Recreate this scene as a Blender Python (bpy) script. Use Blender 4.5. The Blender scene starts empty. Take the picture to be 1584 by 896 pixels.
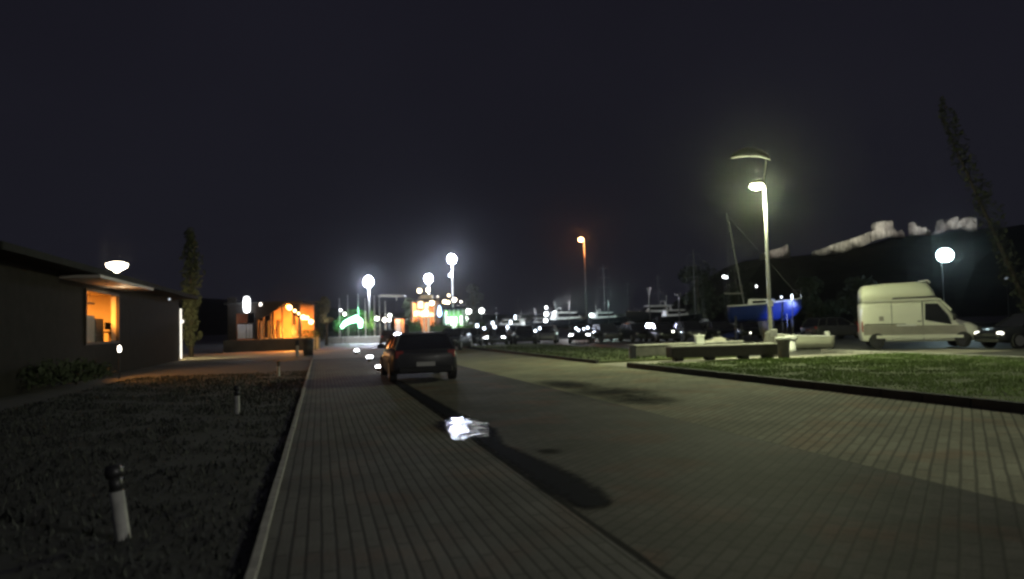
import bpy, bmesh, math, random
from mathutils import Vector, Matrix
random.seed(11)
rnd = random.random
def U(a, b): return a + (b - a) * rnd()
SC = bpy.context.scene
COL = SC.collection

# ------------------------------------------------------------------ camera
F = 1174.0                       # focal length in photo pixels (1584 wide)
CAMH = 1.5
cam_d = bpy.data.cameras.new('camera'); cam = bpy.data.objects.new('camera', cam_d); COL.objects.link(cam)
cam_d.sensor_width = 36; cam_d.lens = F / 1584 * 36
cam_d.clip_start = 0.1; cam_d.clip_end = 6000
PITCH = math.atan(56 / F); ROLL = math.radians(-1.6)
M = Matrix.Translation((0, 0, CAMH)) @ Matrix.Rotation(math.radians(90) + PITCH, 4, 'X') @ Matrix.Rotation(ROLL, 4, 'Z')
cam.matrix_world = M
SC.camera = cam
cam_d.dof.use_dof = True; cam_d.dof.focus_distance = 14.0; cam_d.dof.aperture_fstop = 0.9

# ------------------------------------------------------------------ world, exposure
w = bpy.data.worlds.new("World"); SC.world = w; w.use_nodes = True
nt = w.node_tree; bg = nt.nodes['Background']
tc = nt.nodes.new('ShaderNodeTexCoord'); sx = nt.nodes.new('ShaderNodeSeparateXYZ')
nt.links.new(tc.outputs['Generated'], sx.inputs[0])
cr = nt.nodes.new('ShaderNodeValToRGB')
cr.color_ramp.elements[0].position = 0.0; cr.color_ramp.elements[0].color = (0.0102, 0.0102, 0.0150, 1)
cr.color_ramp.elements[1].position = 1.0; cr.color_ramp.elements[1].color = (0.018, 0.017, 0.022, 1)
e = cr.color_ramp.elements.new(0.45); e.color = (0.0086, 0.0082, 0.0132, 1)
nt.links.new(sx.outputs['Z'], cr.inputs[0])
nz = nt.nodes.new('ShaderNodeTexNoise'); nz.inputs['Scale'].default_value = 2.2; nz.inputs['Detail'].default_value = 5
nt.links.new(tc.outputs['Generated'], nz.inputs['Vector'])
mr = nt.nodes.new('ShaderNodeMapRange'); mr.inputs['To Min'].default_value = 0.75; mr.inputs['To Max'].default_value = 1.3
nt.links.new(nz.outputs['Fac'], mr.inputs['Value'])
nt.links.new(cr.outputs['Color'], bg.inputs['Color']); nt.links.new(mr.outputs['Result'], bg.inputs['Strength'])
SC.view_settings.view_transform = 'Standard'; SC.view_settings.look = 'None'
SC.view_settings.exposure = 0; SC.view_settings.gamma = 1
SC.render.engine = 'CYCLES'
SC.cycles.use_denoising = True
SC.cycles.max_bounces = 5; SC.cycles.diffuse_bounces = 2; SC.cycles.glossy_bounces = 3
SC.cycles.transparent_max_bounces = 6; SC.cycles.volume_bounces = 0
SC.cycles.sample_clamp_indirect = 3.0
SC.cycles.pixel_filter_type = 'BLACKMAN_HARRIS'; SC.cycles.filter_width = 2.6
SC.cycles.use_light_tree = True

# ------------------------------------------------------------------ pixel helpers: a pixel and a real distance give a point
def ray(px, py):
    return M.to_3x3() @ Vector(((px - 792) / F, -(py - 448) / F, -1))
def at(px, py, D):
    r = ray(px, py); return Vector((0, 0, CAMH)) + r * (D / r.y)
def gnd(px, D, z=0.0):                       # point on the ground under this column at distance D
    py = 504 - (px - 792) * 0.0279
    p = at(px, py, D)
    for _ in range(6):                       # follow the column down to z
        py += (p.z - z) / D * F; p = at(px, py, D)
    return Vector((p.x, p.y, z))
def hz(px, py, D): return at(px, py, D).z
RA = math.atan(0.254); u_ = Vector((-math.sin(RA), math.cos(RA), 0)); v_ = Vector((math.cos(RA), math.sin(RA), 0))
def R(t, s, z=0): return v_ * t + u_ * s + Vector((0, 0, z))
def road_hit(px, py, t0):                     # pixel ray against the vertical plane t = t0 of the road frame
    r = ray(px, py); k = t0 / r.dot(v_); p = Vector((0, 0, CAMH)) + r * k
    return p.dot(u_), p.z

# ------------------------------------------------------------------ materials
MAT = {}
def mat(name, col, rough=0.7, metal=0.0, var=0.15, scale=6.0, bump=0.0, spec=0.5, coat=0.0):
    if name in MAT: return MAT[name]
    m = bpy.data.materials.new(name); m.use_nodes = True; n = m.node_tree; b = n.nodes['Principled BSDF']
    b.inputs['Roughness'].default_value = rough; b.inputs['Metallic'].default_value = metal
    b.inputs['Specular IOR Level'].default_value = spec; b.inputs['Coat Weight'].default_value = coat
    t = n.nodes.new('ShaderNodeTexCoord'); q = n.nodes.new('ShaderNodeTexNoise')
    q.inputs['Scale'].default_value = scale; q.inputs['Detail'].default_value = 6; q.inputs['Roughness'].default_value = 0.65
    n.links.new(t.outputs['Object'], q.inputs['Vector'])
    mx = n.nodes.new('ShaderNodeValToRGB')
    mx.color_ramp.elements[0].position = 0.3; mx.color_ramp.elements[1].position = 0.7
    mx.color_ramp.elements[0].color = tuple(c * (1 - var) for c in col) + (1,)
    mx.color_ramp.elements[1].color = tuple(min(1, c * (1 + var)) for c in col) + (1,)
    n.links.new(q.outputs['Fac'], mx.inputs[0]); n.links.new(mx.outputs[0], b.inputs['Base Color'])
    if bump:
        bp = n.nodes.new('ShaderNodeBump'); bp.inputs['Strength'].default_value = bump; bp.inputs['Distance'].default_value = 0.02
        n.links.new(q.outputs['Fac'], bp.inputs['Height']); n.links.new(bp.outputs[0], b.inputs['Normal'])
    MAT[name] = m; return m
def em(name, col, s):
    if name in MAT: return MAT[name]
    m = bpy.data.materials.new(name); m.use_nodes = True; n = m.node_tree; b = n.nodes['Principled BSDF']
    b.inputs['Base Color'].default_value = (0.8, 0.8, 0.8, 1)
    b.inputs['Emission Color'].default_value = (*col, 1); b.inputs['Emission Strength'].default_value = s
    MAT[name] = m; return m
def glass(name, col=(0.02, 0.02, 0.025)):
    m = mat(name, col, 0.08, 0, 0.05, 2, 0, 0.6, 0.5); return m
def paver(name, c1, c2, mortar, rot, bw, rh, msize=0.012, rough=0.62, stain=0.35, tint=None):
    m = bpy.data.materials.new(name); m.use_nodes = True; n = m.node_tree; b = n.nodes['Principled BSDF']
    t = n.nodes.new('ShaderNodeTexCoord'); mp = n.nodes.new('ShaderNodeMapping'); mp.inputs['Rotation'].default_value = (0, 0, rot)
    n.links.new(t.outputs['Object'], mp.inputs['Vector'])
    wn = n.nodes.new('ShaderNodeTexNoise'); wn.inputs['Scale'].default_value = 1.1; wn.inputs['Detail'].default_value = 2
    n.links.new(t.outputs['Object'], wn.inputs['Vector'])
    wm = n.nodes.new('ShaderNodeVectorMath'); wm.operation = 'MULTIPLY_ADD'; wm.inputs[1].default_value = (0.03, 0.03, 0)
    n.links.new(wn.outputs['Color'], wm.inputs[0]); n.links.new(mp.outputs[0], wm.inputs[2])
    br = n.nodes.new('ShaderNodeTexBrick'); br.inputs['Scale'].default_value = 1
    br.inputs['Brick Width'].default_value = bw; br.inputs['Row Height'].default_value = rh
    br.inputs['Mortar Size'].default_value = msize; br.inputs['Mortar Smooth'].default_value = 0.6; br.inputs['Bias'].default_value = 0
    br.inputs['Color1'].default_value = (*c1, 1); br.inputs['Color2'].default_value = (*c2, 1); br.inputs['Mortar'].default_value = (*mortar, 1)
    n.links.new(wm.outputs[0], br.inputs['Vector'])
    ns = n.nodes.new('ShaderNodeTexNoise'); ns.inputs['Scale'].default_value = 0.55; ns.inputs['Detail'].default_value = 8; ns.inputs['Roughness'].default_value = 0.68
    n.links.new(t.outputs['Object'], ns.inputs['Vector'])
    rp = n.nodes.new('ShaderNodeMapRange'); rp.inputs['From Min'].default_value = 0.3; rp.inputs['From Max'].default_value = 0.7
    rp.inputs['To Min'].default_value = 1 - stain; rp.inputs['To Max'].default_value = 1 + stain * 0.5
    n.links.new(ns.outputs['Fac'], rp.inputs['Value'])
    fn = n.nodes.new('ShaderNodeTexNoise'); fn.inputs['Scale'].default_value = 60; fn.inputs['Detail'].default_value = 3
    n.links.new(t.outputs['Object'], fn.inputs['Vector'])
    fp = n.nodes.new('ShaderNodeMapRange'); fp.inputs['From Min'].default_value = 0.3; fp.inputs['From Max'].default_value = 0.7
    fp.inputs['To Min'].default_value = 0.72; fp.inputs['To Max'].default_value = 1.28
    n.links.new(fn.outputs['Fac'], fp.inputs['Value'])
    mu = n.nodes.new('ShaderNodeMath'); mu.operation = 'MULTIPLY'
    n.links.new(rp.outputs[0], mu.inputs[0]); n.links.new(fp.outputs[0], mu.inputs[1])
    vm = n.nodes.new('ShaderNodeVectorMath'); vm.operation = 'SCALE'
    n.links.new(br.outputs['Color'], vm.inputs[0]); n.links.new(mu.outputs[0], vm.inputs['Scale'])
    # reddish pavers scattered in loose patches
    rn = n.nodes.new('ShaderNodeTexNoise'); rn.inputs['Scale'].default_value = 0.9; rn.inputs['Detail'].default_value = 4
    n.links.new(mp.outputs[0], rn.inputs['Vector'])
    rr = n.nodes.new('ShaderNodeMapRange'); rr.inputs['From Min'].default_value = 0.52; rr.inputs['From Max'].default_value = 0.66
    n.links.new(rn.outputs['Fac'], rr.inputs['Value'])
    mx = n.nodes.new('ShaderNodeMix'); mx.data_type = 'RGBA'; mx.blend_type = 'MULTIPLY'
    mx.inputs['B'].default_value = (*(tint or (1.12, 0.92, 0.86)), 1)
    n.links.new(rr.outputs[0], mx.inputs['Factor']); n.links.new(vm.outputs[0], mx.inputs['A'])
    n.links.new(mx.outputs['Result'], b.inputs['Base Color'])
    b.inputs['Roughness'].default_value = rough + .2; b.inputs['Specular IOR Level'].default_value = .12
    bp = n.nodes.new('ShaderNodeBump'); bp.inputs['Strength'].default_value = 0.35; bp.inputs['Distance'].default_value = 0.004
    ad = n.nodes.new('ShaderNodeMath'); ad.operation = 'MULTIPLY_ADD'; ad.inputs[1].default_value = -1; 
    n.links.new(br.outputs['Fac'], ad.inputs[0]); n.links.new(fn.outputs['Fac'], ad.inputs[2])
    n.links.new(ad.outputs[0], bp.inputs['Height']); n.links.new(bp.outputs[0], b.inputs['Normal'])
    MAT[name] = m; return m

# ------------------------------------------------------------------ mesh builder and object helpers
class MB:
    def __init__(s): s.v = []; s.f = []
    def add(s, vs, fs):
        o = len(s.v); s.v += [tuple(x) for x in vs]; s.f += [tuple(i + o for i in f) for f in fs]; return s
    def box(s, c, d, rz=0, taper=1.0, bev=0):
        hx, hy, hzz = d[0] / 2, d[1] / 2, d[2] / 2; b = min(bev, hx * .9, hy * .9)
        def ring(k, z, inn=0):
            x, y = hx * k - inn, hy * k - inn
            if bev:
                q = [(x, y - b), (x - b, y), (-x + b, y), (-x, y - b), (-x, -y + b), (-x + b, -y), (x - b, -y), (x, -y + b)]
            else: q = [(x, y), (-x, y), (-x, -y), (x, -y)]
            return [(c[0] + a * math.cos(rz) - e_ * math.sin(rz), c[1] + a * math.sin(rz) + e_ * math.cos(rz), c[2] + z) for a, e_ in q]
        if bev: rs = [ring(1, -hzz), ring(taper, hzz - bev), ring(taper, hzz, bev * .7)]
        else: rs = [ring(1, -hzz), ring(taper, hzz)]
        return s.rings(rs, True, True)
    def rings(s, rs, cap0=False, cap1=False):
        n = len(rs[0]); vs = [p for r in rs for p in r]; fs = []
        for i in range(len(rs) - 1):
            for j in range(n):
                a = i * n + j; b = i * n + (j + 1) % n
                fs.append((a, b, b + n, a + n))
        if cap0: fs.append(tuple(range(n))[::-1])
        if cap1: fs.append(tuple((len(rs) - 1) * n + j for j in range(n)))
        return s.add(vs, fs)
    def tube(s, pts, rad, n=8, cap=True):
        pts = [Vector(p) for p in pts]; rs = []
        if not isinstance(rad, (list, tuple)): rad = [rad] * len(pts)
        for i, p in enumerate(pts):
            d = (pts[min(i + 1, len(pts) - 1)] - pts[max(i - 1, 0)]).normalized()
            a = d.cross(Vector((0, 0, 1)) if abs(d.z) < .9 else Vector((1, 0, 0))).normalized(); b = d.cross(a)
            rs.append([p + (a * math.cos(2 * math.pi * k / n) + b * math.sin(2 * math.pi * k / n)) * rad[i] for k in range(n)])
        return s.rings(rs, cap, cap)
    def lathe(s, prof, c=(0, 0, 0), n=16, cap=True):
        rs = [[(c[0] + r * math.cos(2 * math.pi * k / n), c[1] + r * math.sin(2 * math.pi * k / n), c[2] + z) for k in range(n)] for r, z in prof]
        return s.rings(rs, cap, cap)
    def ball(s, c, r, n=12, sq=(1, 1, 1)):
        rs = []
        for i in range(1, n // 2 + 1 + 2):
            a = math.pi * i / (n // 2 + 3)
            rs.append([(c[0] + sq[0] * r * math.sin(a) * math.cos(2 * math.pi * k / n), c[1] + sq[1] * r * math.sin(a) * math.sin(2 * math.pi * k / n), c[2] - sq[2] * r * math.cos(a)) for k in range(n)])
        return s.rings(rs, True, True)
    def prism(s, poly, axis, a, b):            # polygon extruded along x / y / z
        def P(q, h):
            return {'x': (h, q[0], q[1]), 'y': (q[0], h, q[1]), 'z': (q[0], q[1], h)}[axis]
        return s.rings([[P(q, a) for q in poly], [P(q, b) for q in poly]], True, True)
    def leaves(s, c, r, n, size):               # loose leaf clumps through an ellipsoid
        for _ in range(n):
            while 1:
                d = Vector((U(-1, 1), U(-1, 1), U(-1, 1)))
                if .15 < d.length < 1: break
            if rnd() < .6: d = d.normalized() * U(.75, 1.05)
            p = Vector(c) + Vector((d.x * r[0], d.y * r[1], d.z * r[2]))
            a = Vector((U(-1, 1), U(-1, 1), U(-1, 1))).normalized(); b = a.orthogonal().normalized()
            z = size * U(.6, 1.4)
            s.add([p - a * z, p + b * z * .5, p + a * z, p - b * z * .5], [(0, 1, 2, 3)])
        return s
    def mesh(s, name, m, smooth=False):
        me = bpy.data.meshes.new(name); me.from_pydata(s.v, [], s.f); me.materials.append(m)
        b = bmesh.new(); b.from_mesh(me); bmesh.ops.recalc_face_normals(b, faces=b.faces); b.to_mesh(me); b.free()
        if smooth:
            for p in me.polygons: p.use_smooth = True
        return me
    def build(s, name, m, parent=None, smooth=False, bevel=0):
        o = bpy.data.objects.new(name, s.mesh(name, m, smooth)); COL.objects.link(o)
        if parent: o.parent = parent
        if bevel:
            k = o.modifiers.new('bevel', 'BEVEL'); k.width = bevel; k.segments = 2; k.limit_method = 'ANGLE'
        return o
def tag(o, label, cat, group=None, kind=None):
    o['label'] = label; o['category'] = cat
    if group: o['group'] = group
    if kind: o['kind'] = kind
    return o
def thing(name, label, cat, loc=(0, 0, 0), rz=0, group=None):
    o = bpy.data.objects.new(name, None); COL.objects.link(o); o.empty_display_size = .2
    o.location = loc; o.rotation_euler = (0, 0, rz)
    return tag(o, label, cat, group)
def struct(name, mb, m, loc=(0, 0, 0), rz=0, kind='structure'):
    o = mb.build(name, m); o.location = loc; o.rotation_euler = (0, 0, rz); o['kind'] = kind; return o
def kids(o): return [c for c in bpy.data.objects if c.parent == o]
def copy_tree(o, parent=None):
    c = o.copy(); COL.objects.link(c); c.parent = parent
    for ch in kids(o): copy_tree(ch, c)
    return c
def place(o, loc, rz=0, label=None, scale=None):
    o.location = loc; o.rotation_euler = (0, 0, rz)
    if label: o['label'] = label
    if scale: o.scale = (scale,) * 3 if not isinstance(scale, (tuple, list)) else scale
    return o
def light(kind, name, loc, power, col, radius=.1, parent=None, aim=None, spot=None, size=None, blend=.6):
    d = bpy.data.lights.new(name, kind); d.energy = power; d.color = col
    if kind in ('POINT', 'SPOT'): d.shadow_soft_size = radius
    if kind == 'SPOT': d.spot_size = math.radians(spot or 90); d.spot_blend = blend
    if kind == 'AREA': d.size = size or .5
    o = bpy.data.objects.new(name, d); COL.objects.link(o); o.location = loc
    if aim is not None: o.rotation_euler = (Vector(aim) - Vector(loc)).to_track_quat('-Z', 'Y').to_euler()
    if parent: o.parent = parent
    return o

WHITE = (0.9, 0.93, 1.0); WARM = (1.0, 0.72, 0.38); ORANGE = (1.0, 0.36, 0.07); YG = (0.93, 1.0, 0.58)
concrete = mat('concrete', (0.34, 0.33, 0.3), .8, 0, .25, 4, .4)
dark_metal = mat('dark_metal', (0.05, 0.05, 0.055), .45, .6, .2, 8)
white_paint = mat('white_paint', (0.75, 0.75, 0.72), .45, 0, .08, 3)
galv = mat('galvanised_steel', (0.5, 0.5, 0.48), .42, .7, .15, 10)
rubber = mat('rubber', (0.03, 0.03, 0.03), .8, 0, .2, 10)
bark = mat('bark', (0.09, 0.07, 0.05), .9, 0, .35, 12, .6)
leaf_dark = mat('leaf_dark', (0.045, 0.06, 0.03), .7, 0, .4, 3)
leaf_green = mat('leaf_green', (0.06, 0.11, 0.035), .65, 0, .4, 3)
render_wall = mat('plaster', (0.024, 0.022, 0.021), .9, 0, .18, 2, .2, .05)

# ================================================================== THE SETTING
# ground sheet to the horizon
struct('ground', MB().add([(-2500, -200, -.012), (2500, -200, -.012), (2500, 3500, -.012), (-2500, 3500, -.012)], [(0, 1, 2, 3)]),
       mat('asphalt', (0.085, 0.083, 0.078), .55, 0, .4, .35, .15))
def strip(name, t0, t1, s0, s1, z, m, kind='structure'):
    return struct(name, MB().add([(t0, s0, z), (t1, s0, z), (t1, s1, z), (t0, s1, z)], [(0, 1, 2, 3)]), m, (0, 0, 0), RA, kind)
KT, GT, BT, RT = -.46, 1.95, 5.3, 10.0
m_pave = paver('pavement_pavers', (0.16, 0.155, 0.145), (0.13, 0.125, 0.118), (0.05, 0.048, 0.045), math.radians(90), .9, .1, .015, .62, .45)
m_road = paver('road_pavers', (0.10, 0.092, 0.084), (0.078, 0.072, 0.068), (0.042, 0.039, 0.037), math.radians(-45), .3, .12, .014, .6, .6, (1.3, .84, .76))
m_bay = paver('bay_pavers', (0.37, 0.365, 0.255), (0.28, 0.275, 0.195), (0.15, 0.147, 0.108), math.radians(-45), .7, .125, .02, .7, .4)
strip('pavement', KT + .07, GT, -14, 62, .0, m_pave)
strip('road', GT + .0, BT, -14, 62, -.004, m_road)
strip('parking_bays', BT, RT, -14, 62, -.003, m_bay)
# flush pale kerb edging between lawn and pavement
kb = MB(); s = -6.0
while s < 56:
    kb.box((KT + .035 + U(-.004, .004), s + .49, .012 + U(-.003, .003)), (.055, .975, .09)); s += 1.0
struct('kerb_edging', kb, mat('kerb_concrete', (0.3, 0.29, 0.27), .75, 0, .25, 5, .3), (0, 0, 0), RA)
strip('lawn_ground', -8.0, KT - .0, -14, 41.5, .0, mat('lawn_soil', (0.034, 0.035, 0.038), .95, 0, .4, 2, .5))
# raised kerb on the right, with the yard opening between its two runs
gapA = 1761 / 68.; sA = (gnd(970, 25.9)).dot(u_); sB = (gnd(915, 28.6)).dot(u_)
kr = MB(); s = -10.0
kerb_m = mat('kerb_dark', (0.06, 0.06, 0.058), .85, 0, .25, 4, .3)
while s < sA - .5:
    kr.box((RT + .08, s + .495, .07), (.15, .985, .16), bev=.012); s += 1.0
s = sB
while s < 60:
    kr.box((RT + .08, s + .495, .055), (.15, .985, .12), bev=.012); s += 1.0
struct('kerb', kr, kerb_m, (0, 0, 0), RA)
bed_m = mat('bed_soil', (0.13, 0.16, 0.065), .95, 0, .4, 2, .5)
BW = 20.5
struct('lawn_bank', MB().box(((RT + .16 + BW) / 2, (-10 + sA - .6) / 2, .05), (BW - RT - .16, sA - .6 + 10, .1)), bed_m, (0, 0, 0), RA)
struct('lawn_verge', MB().box(((RT + .16 + 16) / 2, (sB + 58) / 2, .04), (16 - RT - .16, 58 - sB, .08)), bed_m, (0, 0, 0), RA)
bk = MB(); s = -4.0
while s < sA + 3:
    bk.box((BW + .06, s + .495, .07), (.13, .985, .15), bev=.012); s += 1.0
struct('back_kerb', bk, concrete, (0, 0, 0), RA)
strip('yard_path', RT + .0, 26, sA - .5, sB, -.002, mat('yard_concrete', (0.33, 0.31, 0.26), .75, 0, .2, 1.5, .2))
# pale side path crossing beyond the left lawn
struct('side_path', MB().add([(-60, 41, .001), (-6.2, 41, .001), (-9.5, 58, .001), (-60, 58, .001)], [(0, 1, 2, 3)]),
       mat('path_concrete', (0.3, 0.27, 0.21), .8, 0, .25, .6, .2))
# harbour water beyond the quay
wm = bpy.data.materials.new('water'); wm.use_nodes = True; n = wm.node_tree; b = n.nodes['Principled BSDF']
b.inputs['Base Color'].default_value = (0.01, 0.014, 0.018, 1); b.inputs['Roughness'].default_value = .08
tq = n.nodes.new('ShaderNodeTexCoord'); q = n.nodes.new('ShaderNodeTexNoise'); q.inputs['Scale'].default_value = 1.3; q.inputs['Detail'].default_value = 4
bp = n.nodes.new('ShaderNodeBump'); bp.inputs['Strength'].default_value = .35; bp.inputs['Distance'].default_value = .15
n.links.new(tq.outputs['Object'], q.inputs['Vector']); n.links.new(q.outputs['Fac'], bp.inputs['Height']); n.links.new(bp.outputs[0], b.inputs['Normal'])
struct('water', MB().add([(-2, 78, .003), (60, 78, .003), (140, 330, .003), (-8, 330, .003)], [(0, 1, 2, 3)]), wm)

# grass blades
def grass(name, regions, n, hgt, m, z0):
    g = MB()
    for _ in range(n):
        (t0, t1, s0, s1) = random.choice(regions)
        t, s_ = U(t0, t1), s0 + (s1 - s0) * rnd() ** 1.3
        k = math.sin(t * 2.1 + math.sin(s_ * 1.7) * 2) * math.sin(s_ * 1.3 + t)
        if k < -.55 and rnd() < .7: continue
        h = hgt * U(.4, 1.2) * (1 + .5 * k); a = U(0, 6.28); w_ = .012 * (1 + s_ * .03)
        dx, dy = math.cos(a) * w_, math.sin(a) * w_; lx, ly = U(-.5, .5) * h, U(-.5, .5) * h
        g.add([(t - dx, s_ - dy, z0), (t + dx, s_ + dy, z0), (t + lx, s_ + ly, z0 + h)], [(0, 1, 2)])
    return struct(name, g, m, (0, 0, 0), RA, 'stuff')
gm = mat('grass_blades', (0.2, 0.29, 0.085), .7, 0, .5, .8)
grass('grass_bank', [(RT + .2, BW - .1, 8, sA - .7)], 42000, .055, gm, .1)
grass('grass_verge', [(RT + .2, 15.8, sB + .2, 50)], 7000, .08, mat('verge_blades', (.05, .07, .03), .8, 0, .5, 1), .08)
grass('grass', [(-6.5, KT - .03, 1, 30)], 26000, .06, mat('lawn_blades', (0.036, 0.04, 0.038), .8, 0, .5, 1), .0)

# wet gutter channel and puddle
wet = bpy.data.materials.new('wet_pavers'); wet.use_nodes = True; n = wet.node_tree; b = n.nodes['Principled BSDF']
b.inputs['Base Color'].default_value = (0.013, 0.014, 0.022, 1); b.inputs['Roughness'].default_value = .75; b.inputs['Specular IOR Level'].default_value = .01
tq = n.nodes.new('ShaderNodeTexCoord'); q = n.nodes.new('ShaderNodeTexNoise'); q.inputs['Scale'].default_value = 9; q.inputs['Detail'].default_value = 5
bp = n.nodes.new('ShaderNodeBump'); bp.inputs['Strength'].default_value = .25; bp.inputs['Distance'].default_value = .02
n.links.new(tq.outputs['Object'], q.inputs['Vector']); n.links.new(q.outputs['Fac'], bp.inputs['Height']); n.links.new(bp.outputs[0], b.inputs['Normal'])
def feather(m, thr=.42, soft=.16, sc=3.5):        # ragged wet edge: the alpha follows noise and the distance from the rim
    n = m.node_tree; b = n.nodes['Principled BSDF']; at_ = n.nodes.new('ShaderNodeAttribute'); at_.attribute_name = 'rim'
    t = n.nodes.new('ShaderNodeTexCoord'); q = n.nodes.new('ShaderNodeTexNoise'); q.inputs['Scale'].default_value = sc; q.inputs['Detail'].default_value = 7; q.inputs['Roughness'].default_value = .7
    n.links.new(t.outputs['Object'], q.inputs['Vector'])
    a = n.nodes.new('ShaderNodeMath'); a.operation = 'MULTIPLY'; n.links.new(at_.outputs['Fac'], a.inputs[0]); a.inputs[1].default_value = .75
    c = n.nodes.new('ShaderNodeMath'); c.operation = 'ADD'; n.links.new(a.outputs[0], c.inputs[0]); n.links.new(q.outputs['Fac'], c.inputs[1])
    d = n.nodes.new('ShaderNodeMapRange'); d.inputs['From Min'].default_value = thr + .3 - soft; d.inputs['From Max'].default_value = thr + .3 + soft
    n.links.new(c.outputs[0], d.inputs['Value']); n.links.new(d.outputs[0], b.inputs['Alpha'])
def rim(o, vals):
    at_ = o.data.attributes.new('rim', 'FLOAT', 'POINT'); at_.data.foreach_set('value', vals)
def gutter_sheet(name, spine, z, m, nseg=90, wide=.16):
    mb = MB(); vals = []; C_ = 7
    for i in range(nseg + 1):
        k = i / nseg * (len(spine) - 1); a = min(int(k), len(spine) - 2); f = k - a
        s_, a0, a1 = [spine[a][j] * (1 - f) + spine[a + 1][j] * f for j in range(3)]
        a0 -= wide * .5; a1 += wide; endf = min(1, i / 7, (nseg - i) / 7)
        for c in range(C_): mb.v.append((a0 + (a1 - a0) * c / (C_ - 1), s_, z)); vals.append(math.sin(math.pi * c / (C_ - 1)) * endf)
    mb.f = [(i * C_ + c, i * C_ + c + 1, (i + 1) * C_ + c + 1, (i + 1) * C_ + c) for i in range(nseg) for c in range(C_ - 1)]
    o = mb.build(name, m); o.rotation_euler = (0, 0, RA); o['kind'] = 'structure'; rim(o, vals); return o
def blob_sheet(spine, z, nseg=40, jit=.12):
    mb = MB(); L = []
    for i in range(nseg + 1):
        k = i / nseg * (len(spine) - 1); a = min(int(k), len(spine) - 2); f = k - a
        s_, a0, a1 = [spine[a][j] * (1 - f) + spine[a + 1][j] * f for j in range(3)]
        wd = (a1 - a0)
        L.append([(a0 + U(-jit, jit) * wd, s_, z), (a1 + U(-jit, jit) * wd, s_, z)])
    vs = [p for l in L for p in l]; fs = [(2 * i, 2 * i + 1, 2 * i + 3, 2 * i + 2) for i in range(nseg)]
    return mb.add(vs, fs)
feather(wet, .56, .24, 6)
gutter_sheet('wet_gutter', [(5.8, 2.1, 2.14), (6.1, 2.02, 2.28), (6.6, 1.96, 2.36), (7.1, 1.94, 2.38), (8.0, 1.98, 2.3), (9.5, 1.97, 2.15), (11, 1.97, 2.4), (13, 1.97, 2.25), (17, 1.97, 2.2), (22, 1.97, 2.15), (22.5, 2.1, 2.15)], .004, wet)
gj = MB(); s = 1.0
while s < 24:
    gj.add([(GT - .02 + U(-.006, .006), s, .002), (GT + .035 + U(-.008, .008), s, .002), (GT + .035 + U(-.008, .008), s + .7, .002), (GT - .02 + U(-.006, .006), s + .7, .002)], [(0, 1, 2, 3)]); s += .7
struct('gutter_joint', gj, mat('joint_dirt', (.03, .029, .028), .95, 0, .3, 5, 0, .05), (0, 0, 0), RA)
# oil stains
om = mat('oil_stain', (0.03, 0.028, 0.026), .5, 0, .3, 3)
om.node_tree.nodes['Principled BSDF'].inputs['Specular IOR Level'].default_value = .02; om.node_tree.nodes['Principled BSDF'].inputs['Roughness'].default_value = .9
feather(om, .66, .34, 4)
def stain(t, s_, rt, rs):
    mb = MB(); nn = 28; vals = [1.0] + [.55] * nn + [0.0] * nn; rt *= 1.9; rs *= 1.9
    mb.v = [(t, s_, .003)] + [(t + rt * k * math.cos(6.283 * i / nn), s_ + rs * k * math.sin(6.283 * i / nn), .003) for k in (.5, 1) for i in range(nn)]
    mb.f = [(0, 1 + i, 1 + (i + 1) % nn) for i in range(nn)] + [(1 + i, 1 + nn + i, 1 + nn + (i + 1) % nn, 1 + (i + 1) % nn) for i in range(nn)]
    o = mb.build('oil_stain', om); o.rotation_euler = (0, 0, RA); o['kind'] = 'structure'; rim(o, vals)
for px, D, rt, rs in ((875, 19.0, .5, 1.2), (945, 16.6, .7, 1.0), (990, 14.8, .55, .7), (850, 9.1, .12, .16)):
    g_ = gnd(px, D); stain(g_.dot(v_), g_.dot(u_), rt, rs)
# puddle: a thin film of water on the fall towards the gutter
pm = bpy.data.materials.new('puddle_water'); pm.use_nodes = True; n = pm.node_tree; b = n.nodes['Principled BSDF']
b.inputs['Base Color'].default_value = (0.015, 0.015, 0.018, 1); b.inputs['Roughness'].default_value = .07; b.inputs['IOR'].default_value = 1.33
tq = n.nodes.new('ShaderNodeTexCoord'); q = n.nodes.new('ShaderNodeTexNoise'); q.inputs['Scale'].default_value = 5.5; q.inputs['Detail'].default_value = 3
bp = n.nodes.new('ShaderNodeBump'); bp.inputs['Strength'].default_value = .7; bp.inputs['Distance'].default_value = .03
n.links.new(tq.outputs['Object'], q.inputs['Vector']); n.links.new(q.outputs['Fac'], bp.inputs['Height']); n.links.new(bp.outputs[0], b.inputs['Normal'])
PUD = gnd(722, 11.6)
mb = MB(); nn = 44; TILT = math.radians(1.05)
ring = []
for i in range(nn):
    a = 6.283 * i / nn; rr_ = U(.8, 1.15)
    ring.append((.46 * rr_ * math.cos(a) - .3 * math.sin(a), 1.6 * rr_ * math.sin(a) - .35))
tz = lambda x, y: .026 + y * math.tan(TILT)
mb.v = [(0, -.35, tz(0, -.35))] + [(x * k, (y + .35) * k - .35, tz(x * k, (y + .35) * k - .35)) for k in (.55, 1.25) for x, y in ring]
mb.f = [(0, 1 + i, 1 + (i + 1) % nn) for i in range(nn)] + [(1 + i, 1 + nn + i, 1 + nn + (i + 1) % nn, 1 + (i + 1) % nn) for i in range(nn)]
feather(pm, .64, .1, 5)
po = mb.build('puddle', pm); po.location = PUD; po['kind'] = 'structure'; rim(po, [1.0] + [.75] * nn + [0.0] * nn)

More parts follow.
